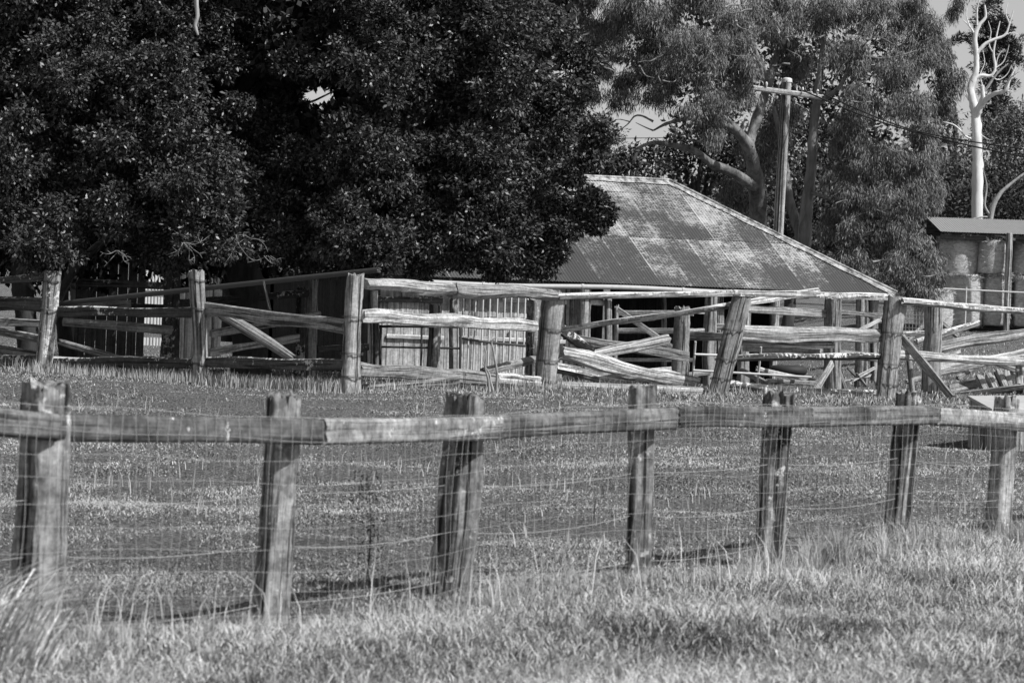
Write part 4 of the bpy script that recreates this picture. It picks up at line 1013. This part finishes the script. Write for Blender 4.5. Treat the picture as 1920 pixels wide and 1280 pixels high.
limb([(1225, 228, 87.5), (1205, 218, 87.5), (1190, 218, 87.5), (1178, 232, 87.5), (1160, 246, 87.5)], .04, .015)
limb([(1180, 228, 87.5), (1160, 224, 87.5), (1143, 230, 87.5)], .02, .01)
limb([(1225, 245, 87.5), (1208, 238, 87.5), (1192, 230, 87.5)], .03, .01)
limb([(1345, 212, 89), (1300, 150, 89), (1260, 60, 89), (1240, -60, 89)], .12, .05)
limb([(1402, 275, 90), (1430, 190, 90.5), (1455, 110, 91), (1475, 30, 91)], .2, .08)
limb([(1440, 160, 90.5), (1410, 80, 90), (1390, 0, 90)], .12, .05)
limb([(1290, 80, 88), (1210, 70, 87.5), (1195, 40, 87.5)], .03, .01)
mb.build('trunk', barkmat('gum_limb_bark', .22, .75, (5, 5, 3.5), .95, .9), gumA)
mb = MB()
limb([(1502, 560, 90), (1506, 470, 90), (1512, 400, 90), (1520, 320, 90), (1526, 240, 90), (1532, 190, 90), (1540, 120, 90), (1548, 40, 90.5)], .27, .09)
limb([(1530, 195, 90), (1552, 182, 89.6), (1575, 162, 89.2), (1590, 132, 89), (1600, 122, 89)], .1, .05)
limb([(1508, 460, 90.2), (1492, 415, 90.4), (1480, 370, 90.6), (1470, 290, 91), (1450, 200, 91)], .22, .08)
limb([(1540, 120, 90), (1600, 105, 89.5), (1660, 110, 89), (1720, 95, 89)], .09, .02)
limb([(1517, 360, 90), (1570, 375, 89), (1620, 385, 88.3), (1660, 400, 88)], .07, .02)
limb([(1600, 105, 89.5), (1640, 70, 88.5), (1680, 85, 88.3)], .025, .01)
r_ = random.Random(9)
def gumtwigs(n, boxes):
    for _ in range(n):
        x0, y0, x1, y1, d = r_.choice(boxes); x, y = r_.uniform(x0, x1), r_.uniform(y0, y1); a = r_.uniform(0, 6.28); q = [(x, y, d)]
        for k in range(4): a += r_.uniform(-.7, .7); st = r_.uniform(6, 16); q.append((q[-1][0]+math.cos(a)*st, q[-1][1]+math.sin(a)*st*.7, d+r_.uniform(-.2, .2)))
        limb(q, r_.uniform(.02, .045), .007, m=6)
mb.build('trunk', BARK_G, gumB)
mb = MB(); gumtwigs(16, [(1440, 10, 1740, 130, 88.3), (1560, 150, 1740, 330, 87.7), (1540, 330, 1740, 430, 87.3), (1600, 430, 1740, 530, 86.8)])
mb.build('twigs', BARK_G, gumB)['kind'] = 'stuff'
mb = MB(); gumtwigs(16, [(1060, 10, 1420, 120, 86.8), (1120, 110, 1400, 215, 86.2)]); mb.build('twigs', BARK_G, gumA)['kind'] = 'stuff'
gumC = thing('gum_tree', P(1960, 60, 70), 'gum spray hanging into the sky at the top right corner', 'tree', 'gum trees')
gum(gumC, [(P(1795, 4, 96), .2), (P(1785, 22, 96), .12), (P(1815, -25, 96), .3), (P(1870, -70, 96), .6), (P(1930, -160, 96), 1.1)], per=30, sub=.14)
mb = MB(); limb([(2140, 560, 97), (2130, 300, 97), (2080, 40, 97), (1990, -90, 96.5), (1880, -70, 96), (1800, -10, 96)], .35, .01); mb.build('trunk', BARK_G, gumC)
# --- bleached dead tree
LIMB_K = .84
dead = thing('dead_tree', P(1832, 430, 112), 'tall bleached white dead tree with bare forked branches at the right', 'tree')
mb = MB()
limb([(1830, 600, 112), (1832, 440, 112), (1833, 340, 112), (1832, 270, 112), (1829, 215, 112), (1824, 190, 112), (1820, 165, 112), (1829, 140, 112), (1831, 110, 112), (1828, 70, 112), (1836, 48, 112), (1848, 32, 112), (1846, 10, 112)], .25, .035, seed=1)
limb([(1828, 222, 112), (1836, 203, 111.8), (1842, 185, 111.6), (1842, 160, 111.5)], .16, .07, seed=2)
limb([(1838, 200, 111.8), (1850, 185, 111.5), (1866, 175, 111.2), (1886, 170, 111), (1893, 150, 111), (1905, 125, 111)], .12, .025, seed=3)
limb([(1884, 171, 111), (1890, 155, 110.9), (1898, 143, 110.8), (1912, 134, 110.7)], .05, .015, seed=4)
limb([(1842, 175, 111.6), (1852, 163, 111.5), (1862, 148, 111.4), (1875, 133, 111.3), (1890, 120, 111.2)], .06, .02, seed=5)
limb([(1824, 150, 112), (1840, 142, 112), (1858, 142, 112), (1866, 128, 112), (1863, 100, 112), (1868, 70, 112), (1875, 40, 112)], .08, .02, seed=6)
limb([(1832, 100, 112), (1846, 84, 112), (1862, 75, 112), (1884, 66, 112), (1893, 45, 112), (1900, 20, 112)], .08, .02, seed=7)
limb([(1828, 66, 112), (1818, 50, 112), (1806, 38, 112)], .05, .015, seed=8)
limb([(1832, 48, 112), (1832, 20, 112), (1836, 0, 112)], .045, .02, seed=9)
limb([(1866, 130, 112), (1872, 105, 112), (1884, 92, 112)], .025, .01, seed=10)
limb([(1836, 250, 112), (1855, 262, 111.8), (1870, 258, 111.6)], .02, .008, seed=11)
limb([(1826, 262, 112), (1810, 255, 111.8), (1790, 235, 111.6), (1765, 228, 111.5)], .045, .02, seed=12)
for k, q in enumerate(([(1831, 110), (1822, 95), (1826, 70), (1822, 45)], [(1866, 128), (1880, 118), (1888, 100), (1892, 84)], [(1893, 150), (1906, 140), (1914, 120)], [(1842, 160), (1838, 140), (1846, 118), (1843, 95)], [(1858, 142), (1872, 150), (1888, 140), (1897, 122)], [(1863, 100), (1855, 85), (1858, 60), (1853, 40)], [(1884, 66), (1896, 62), (1910, 65)], [(1893, 45), (1886, 25), (1890, 5)], [(1818, 50), (1812, 30), (1814, 15)], [(1886, 170), (1900, 172), (1915, 165)])):
    limb([(a, b, 112) for a, b in q], .03, .01, m=7, seed=40+k)
mb.build('trunk', BARK_W, dead)
snag = thing('dead_tree', P(1850, 430, 108), 'low grey leaning dead snag rising over the hay shed roof', 'tree')
mb = MB(); limb([(1848, 520, 109), (1858, 405, 109), (1872, 368, 109), (1895, 345, 109), (1925, 322, 109)], .12, .04); limb([(1858, 405, 109), (1846, 385, 109), (1850, 350, 109), (1843, 315, 109)], .06, .02); limb([(1800, 420, 109), (1835, 408, 109), (1859, 407, 109)], .04, .03)
mb.build('trunk', BARK_T, snag)
# --- dark hoop pine behind the dead tree
pine = thing('pine_tree', P(1860, 400, 150), 'dark clumpy pine crown against the sky behind the dead tree', 'tree')
LP = [(1858, 22, 150, .62), (1840, 50, 150, .65), (1875, 50, 150, .72), (1832, 85, 150, .45), (1868, 85, 150, .72), (1890, 80, 150, .5), (1850, 120, 150, .6), (1885, 120, 150, .55), (1905, 100, 150, .35), (1914, 78, 150, .22), (1860, 160, 150, .6), (1895, 150, 150, .4), (1820, 72, 150, .15), (1800, 70, 150, .13), (1793, 78, 150, .1), (1915, 120, 150, .2), (1875, 200, 150, .7), (1850, 240, 150, .8), (1893, 230, 150, .7)]
p2, o2, t2 = crown_points(rs, [(P(x, y, d), r) for x, y, d, r in LP], .22, 60, shell=(.3, 1.02)); N = len(p2)
leaf_mesh('crown', p2, o2+.5*rs.randn(N, 3), rs.randn(N, 3), rs.uniform(.1, .2, N), rs.uniform(.03, .05, N), np.clip(.5+t2+.3*rs.randn(N), 0, 1), LEAF_P, pine)
mb = MB(); limb([(1870, 560, 150), (1866, 300, 150), (1862, 30, 150)], .35, .05); limb([(1862, 130, 150), (1830, 90, 150), (1800, 70, 150)], .06, .03); limb([(1862, 150, 150), (1905, 110, 150), (1916, 80, 150)], .06, .02); mb.build('trunk', BARK_D, pine)

# --- bushes behind the shed and trees on the rise behind
def bush(name, label, pts, mat, lh, lw, cat='tree', sub=.45, per=45, grp=None, trunk=None, holes=(), drop=0):
    q0 = pts[0]; b_ = P(q0[0], q0[1], q0[2]); root = thing(name, V((b_.x, b_.y, G(b_.x, b_.y))), label, cat, grp)
    p, o, t = crown_points(rs, [(P(x, y, d), r) for x, y, d, r in pts], sub, per, shell=(.35, 1.03)); k = hide_hole(p, holes); p, o, t = p[k], o[k], t[k]
    N = len(p); leaf_mesh('crown', p, o+.8*rs.randn(N, 3)+np.array([0, 0, -drop]), rs.randn(N, 3)+np.array([.3, -.3, .7]), rs.uniform(*lh, N), rs.uniform(*lw, N), np.clip(.45+t*1.3+.3*rs.randn(N), 0, 1), mat, root)
    global mb
    mb = MB(); x, y, d, r = pts[0]; g = V((b_.x, b_.y, G(b_.x, b_.y)-.2)); tube(mb, [g, (g+b_)/2+V((.15, 0, 0)), b_], [.22, .17, .08], m=9, sub=4, wob=.06)
    for (x, y, d, r) in pts[1:6]: tube(mb, [(g+b_)/2, (P(x, y, d)+b_)/2, P(x, y, d)], [.1, .07, .03], m=6, sub=3)
    mb.build('trunk', BARK_D, root); return root
H = [hole[1]]
G2 = 'trees growing behind the shed'
bush('background_tree', 'dark bushy tree right behind the shed ridge below the sky gap', [(1170, 330, 100, .9), (1120, 310, 100, .8), (1220, 310, 101, .8), (1180, 290, 101, .4), (1150, 300, 100, .5), (1205, 280, 101, .35)], LEAF_B, (.12, .2), (.06, .1), grp=G2)
bush('background_tree', 'dark bushy tree behind the curving gum limbs', [(1300, 330, 104, 1.2), (1240, 300, 104, .9), (1330, 270, 104, 1.1), (1390, 300, 104, 1.1), (1270, 250, 105, .7), (1380, 230, 105, 1.), (1420, 350, 103, 1.1), (1440, 260, 104, .9)], LEAF_B, (.12, .22), (.06, .1), grp=G2, holes=H)
bush('background_tree', 'shady bush between the power pole foot and the pale gum trunk', [(1480, 400, 106, 1.1), (1440, 400, 106, 1.), (1540, 420, 106, 1.1), (1500, 330, 107, 1.1), (1560, 350, 107, 1.), (1470, 250, 108, 1.1), (1540, 250, 108, 1.1), (1620, 480, 106, 1.1), (1590, 420, 106, 1.)], LEAF_B, (.12, .22), (.06, .1), grp=G2)
bush('background_tree', 'hazy small tree standing in the sky gap beside the big dark crown', [(1138, 255, 170, .8), (1125, 225, 170, .6), (1140, 290, 170, 1.), (1110, 280, 170, 1.)], LEAF_H, (.16, .26), (.08, .12), grp=G2)
bush('background_tree', 'tall dark tree filling in behind the drooping gum leaves', [(1640, 380, 118, 2.), (1560, 240, 118, 1.8), (1700, 280, 118, 1.8), (1480, 130, 118, 1.7), (1600, 110, 118, 1.7), (1400, 120, 118, 1.6), (1290, 60, 118, 1.5), (1180, 60, 118, 1.2), (1680, 130, 118, 1.2), (1700, 460, 117, 1.6), (1560, 470, 117, 1.6), (1100, 90, 118, .9), (1330, 180, 118, 1.1)], LEAF_B, (.18, .3), (.09, .15), sub=.6, per=38, grp=G2, holes=H)
G3 = 'grey green trees on the rise behind the hay shed'
bush('hillside_tree', 'rounded mid grey tree right of the dead tree near the frame edge', [(1890, 290, 140, 1.3), (1860, 250, 140, .9), (1925, 250, 140, 1.3), (1900, 210, 141, .8), (1940, 330, 139, 1.5), (1870, 320, 139, 1.2)], LEAF_H, (.14, .24), (.05, .08), grp=G3)
bush('hillside_tree', 'shaded tree low behind the hay shed roof', [(1870, 390, 128, 1.3), (1920, 400, 128, 1.3), (1820, 400, 128, 1.2), (1780, 390, 129, 1.2), (1850, 350, 130, 1.1), (1910, 350, 130, 1.1)], LEAF_B, (.14, .24), (.06, .09), grp=G3)
bush('hillside_tree', 'mid grey tree between the draped gum and the dead tree trunk', [(1790, 290, 135, 1.2), (1770, 240, 135, .8), (1810, 330, 134, 1.1), (1760, 340, 134, 1.1), (1795, 215, 136, .5), (1790, 150, 136, .45)], LEAF_H, (.14, .24), (.05, .08), grp=G3)
# far wood closing the horizon
p_ = []
for x in range(-900, 2900, 60):
    for y in (520, 430, 350):
        d = 230+rs.uniform(-15, 15); p_.append((P(x+rs.uniform(-25, 25), y+rs.uniform(-25, 25)+(55 if 1050 < x < 1330 else 0), d), 3.2+rs.uniform(-.8, .6)))
p2, o2, t2 = crown_points(rs, p_, 1.2, 18, shell=(.5, 1.02)); N = len(p2); k = hide_hole(p2, H); p2, o2, t2 = p2[k], o2[k], t2[k]; N = len(p2)
tag(leaf_mesh('far_wood', p2, o2+.8*rs.randn(N, 3), rs.randn(N, 3)+np.array([.3, -.3, .7]), rs.uniform(.5, .8, N), rs.uniform(.3, .5, N), np.clip(.45+t2+.3*rs.randn(N), 0, 1), LEAF_H, None), 'dark far off wood along the skyline behind everything', 'wood', kind='stuff')

# ================================================================== GRASS
def grassmat(name, lo, hi):
    m, n, l, b = newmat(name)
    at = n.new('ShaderNodeAttribute'); at.attribute_name = 'tone'
    l.new(mixv(n, l, at.outputs['Fac'], lo, hi), b.inputs['Base Color']); b.inputs['Roughness'].default_value = .7; b.inputs['Specular IOR Level'].default_value = .25
    return m
GR = grassmat('mixed_grass', .03, .6); GD = grassmat('dry_grass', .2, .6); GT = grassmat('tussock_grass', .3, .8)
rs = np.random.RandomState(77)
def scatter(n, d0, d1, margin=1.12, p=1.0):
    y = 1/np.sqrt(rs.uniform(1/d1**2, 1/d0**2, n)) if p == 2 else d0*(d1/d0)**rs.rand(n)
    x = (rs.uniform(-1, 1, n))*y*960/FPX*margin
    return x, y
def fence_side(x, y):      # metres in front of (+) or behind (-) the front fence
    p0 = tops[3][1]; return (x-p0.x)*f_out.x+(y-p0.y)*f_out.y
# grazed sward beyond the fence
x, y = scatter(640000, 16, 62); k = fence_side(x, y) < .5; x, y = x[k], y[k]; k = rs.rand(len(x)) > 1.0*np.clip(vnoise(x+31, y*1.4, .8)-.6, 0, .5)*2; x, y = x[k], y[k]; N = len(x)
pt = vnoise(x, y, .55)*.45+vnoise(x+9, y, 1.9)*.35+vnoise(x+5, y+7, 4.)*.2
h = (.014+.034*rs.rand(N)**1.5)*(.5+1.0*pt); tone = np.clip(.47+1.0*(pt-.5)+.22*rs.randn(N)+.2*(rs.rand(N) > .95), 0, 1)
o = blades('short_grass', x, y, h, rs.uniform(.005, .010, N)*(y/25)**.7, rs.uniform(.4, 2.6, N), tone, GR); tag(o, 'short grazed grass across the paddock beyond the front fence', 'grass', kind='stuff')
# longer grass on the camera side of the fence
x, y = scatter(300000, 12.5, 29); k = fence_side(x, y) > .0; x, y = x[k], y[k]; N = len(x); fs = fence_side(x, y)
pt = vnoise(x, y, .45)*.45+vnoise(x+3, y, 1.6)*.55
near = np.exp(-(fs/.7)**2)
h = (.025+.13*rs.rand(N)**1.6)*(.25+1.3*pt)*(1+near*np.where(y < 24.5, -.4, .35)); tone = np.clip(.43+1.8*(pt-.5)+.40*rs.randn(N)+.3*(rs.rand(N) > .9), 0, 1)
o = blades('long_grass', x, y, h, rs.uniform(.004, .008, N), rs.uniform(.3, 2.0, N), tone, GR); tag(o, 'longer tangled grass on the near side of the front fence', 'grass', kind='stuff')
# seeding dry stalks along the front fence line
n_ = 4200; s_ = rs.uniform(.2, 7.2, n_); q = np.array([np.array(along_rail(a)) for a in np.minimum(s_, 6.99)])
off = np.abs(rs.randn(n_))*.3+.08; x = q[:, 0]+f_out.x*off; y = q[:, 1]+f_out.y*off; cl = vnoise(x*3, y*3, .9); k = rs.rand(n_) < cl**1.4; x, y = x[k], y[k]; N = len(x)
o = blades('dry_stalks', x, y, rs.uniform(.10, .34, N)*np.where((y < 24.5) & (rs.rand(N) < .8), .4, 1), rs.uniform(.003, .007, N), rs.uniform(.05, .6, N), np.clip(.5+.3*rs.randn(N), 0, 1), GD); tag(o, 'tall dry grass stalks along the foot of the front fence', 'grass', kind='stuff')
# single tall straws along the left bays
n_ = 300; s_ = rs.uniform(.2, 4.6, n_); q = np.array([np.array(along_rail(a)) for a in s_]); off = np.abs(rs.randn(n_))*.4+.05
o = blades('tall_straws', q[:, 0]+f_out.x*off, q[:, 1]+f_out.y*off, rs.uniform(.22, .5, n_), rs.uniform(.003, .006, n_), rs.uniform(.05, .7, n_), rs.uniform(.5, 1, n_), GT); tag(o, 'tall single straws standing along the left bays of the front fence', 'grass', kind='stuff')
# loose pale tufts: along the fence foot and scattered over the near grass
n_ = 330; s_ = rs.uniform(.3, 6.98, n_); q = np.array([np.array(along_rail(a)) for a in s_]); off = np.where(rs.rand(n_) < .7, np.abs(rs.randn(n_))*.25+.06, rs.uniform(.3, 3., n_))
cx, cy = q[:, 0]+f_out.x*off, q[:, 1]+f_out.y*off; hh = np.where(off < .7, rs.uniform(.14, .42, n_)*np.where(s_ < 4.3, .5, 1), rs.uniform(.08, .2, n_)); nb = rs.randint(14, 55, n_); ti = rs.normal(.5, .22, n_)
idx = np.repeat(np.arange(n_), nb); N = len(idx); a = rs.uniform(0, 6.283, N); rr_ = np.abs(rs.randn(N))*.035; bias = np.repeat(rs.normal(0, .9, n_), nb)
o = blades('grass_tufts', cx[idx]+rr_*np.cos(a), cy[idx]+rr_*np.sin(a), hh[idx]*rs.uniform(.45, 1.05, N), rs.uniform(.003, .0065, N), np.abs(rs.normal(.4, .28, N)), np.clip(ti[idx]+.22*rs.randn(N), 0, 1), GD, leandir=a*.6+bias); tag(o, 'wispy pale grass tufts about the foot of the front fence', 'grass', kind='stuff')
# pale stalks under the stockyard rails and scattered in the paddock
xs_, ys_ = [], []
for (a, da, b, db, n_) in ((-30, 56, 90, 53.6, 500), (90, 53.6, 377, 51.8, 1500), (377, 51.8, 655, 48.8, 1300), (655, 49, 1025, 54.4, 900), (1025, 54.6, 1660, 59, 700)):
    t = rs.rand(n_); A, B = P(a, 700, da), P(b, 700, db); xs_.append(A.x+(B.x-A.x)*t+rs.randn(n_)*.2); ys_.append(A.y+(B.y-A.y)*t+rs.randn(n_)*.35-.1)
x1, y1 = scatter(2600, 24, 55); k = (fence_side(x1, y1) < -.5) & (vnoise(x1, y1, .5) > .5); xs_.append(x1[k]); ys_.append(y1[k])
x, y = np.concatenate(xs_), np.concatenate(ys_); N = len(x)
o = blades('pale_stalks', x, y, rs.uniform(.08, .27, N)*np.where(y < 46, .8, 1), rs.uniform(.007, .013, N), rs.uniform(.02, .35, N), np.clip(.45+.3*rs.randn(N), 0, 1), GD); tag(o, 'pale upright stalks below the stockyard rails', 'grass', kind='stuff')
# leafy grass inside the yards
x, y = scatter(70000, 50, 100); N = len(x); pt = vnoise(x, y, .5)
o = blades('yard_grass', x, y, .04+.1*rs.rand(N)*pt, rs.uniform(.012, .022, N), rs.uniform(.2, 1.2, N), np.clip(.4*pt+.2+.25*rs.randn(N), 0, 1), GR); tag(o, 'patchy grass inside and beyond the stockyards', 'grass', kind='stuff')
# the bright dry tussock at the lower left
n_ = 380; c = P(-40, 1225, 15.0); tz = G(c.x, c.y)
ang = rs.uniform(-.3, .9, n_); x = c.x+rs.randn(n_)*.12; y = c.y+rs.randn(n_)*.16
o = blades('grass_tussock', x, y, rs.uniform(.25, .95, n_)*rs.uniform(.6, 1, n_), rs.uniform(.005, .011, n_), rs.uniform(.5, 1.3, n_), np.clip(.6+.3*rs.randn(n_), 0, 1), GT, leandir=rs.normal(.1, .55, n_)); tag(o, 'bright dry grass tussock leaning in at the lower left corner', 'grass')
# sapling weed behind the netting and dead weed stems by the stockyard
wd_ = thing('sapling_weed', P(688, 1010, 20), 'dark wispy weed sapling growing behind the wire netting', 'weed')
mb = MB(); b0 = P(690, 1075, 19.9); tp = P(688, 890, 19.9); tube(mb, [b0, (b0+tp)/2+V((.02, 0, 0)), tp], [.006, .004, .002], m=5, sub=3); mb.build('stem', BARK_D, wd_)
N = 300; t = rs.rand(N)**.6; p2 = np.array(b0)+(np.array(tp)-np.array(b0))*t[:, None]+rs.randn(N, 3)*np.array([.05, .05, .02]); leaf_mesh('leaves', p2, rs.randn(N, 3)+np.array([0, 0, .5]), rs.randn(N, 3), rs.uniform(.02, .05, N), rs.uniform(.006, .012, N), rs.rand(N), LEAF_P, wd_)
dw = thing('dead_weed', P(915, 730, 52), 'bare crooked dead weed stems standing before the stockyard bottom rail', 'weed')
for k, (pts) in enumerate(([(918, 738), (915, 710), (910, 690), (912, 665), (908, 650)], [(930, 738), (932, 700), (928, 675), (925, 655), (922, 640), (931, 632)], [(925, 735), (920, 715), (917, 700), (905, 680)])):
    mb = MB(); tube(mb, [P(*q, 51.7) for q in pts], list(np.linspace(.024, .009, len(pts))), m=6, sub=3, wob=.15, seed=k); mb.build('stem', BARK_T, dw)
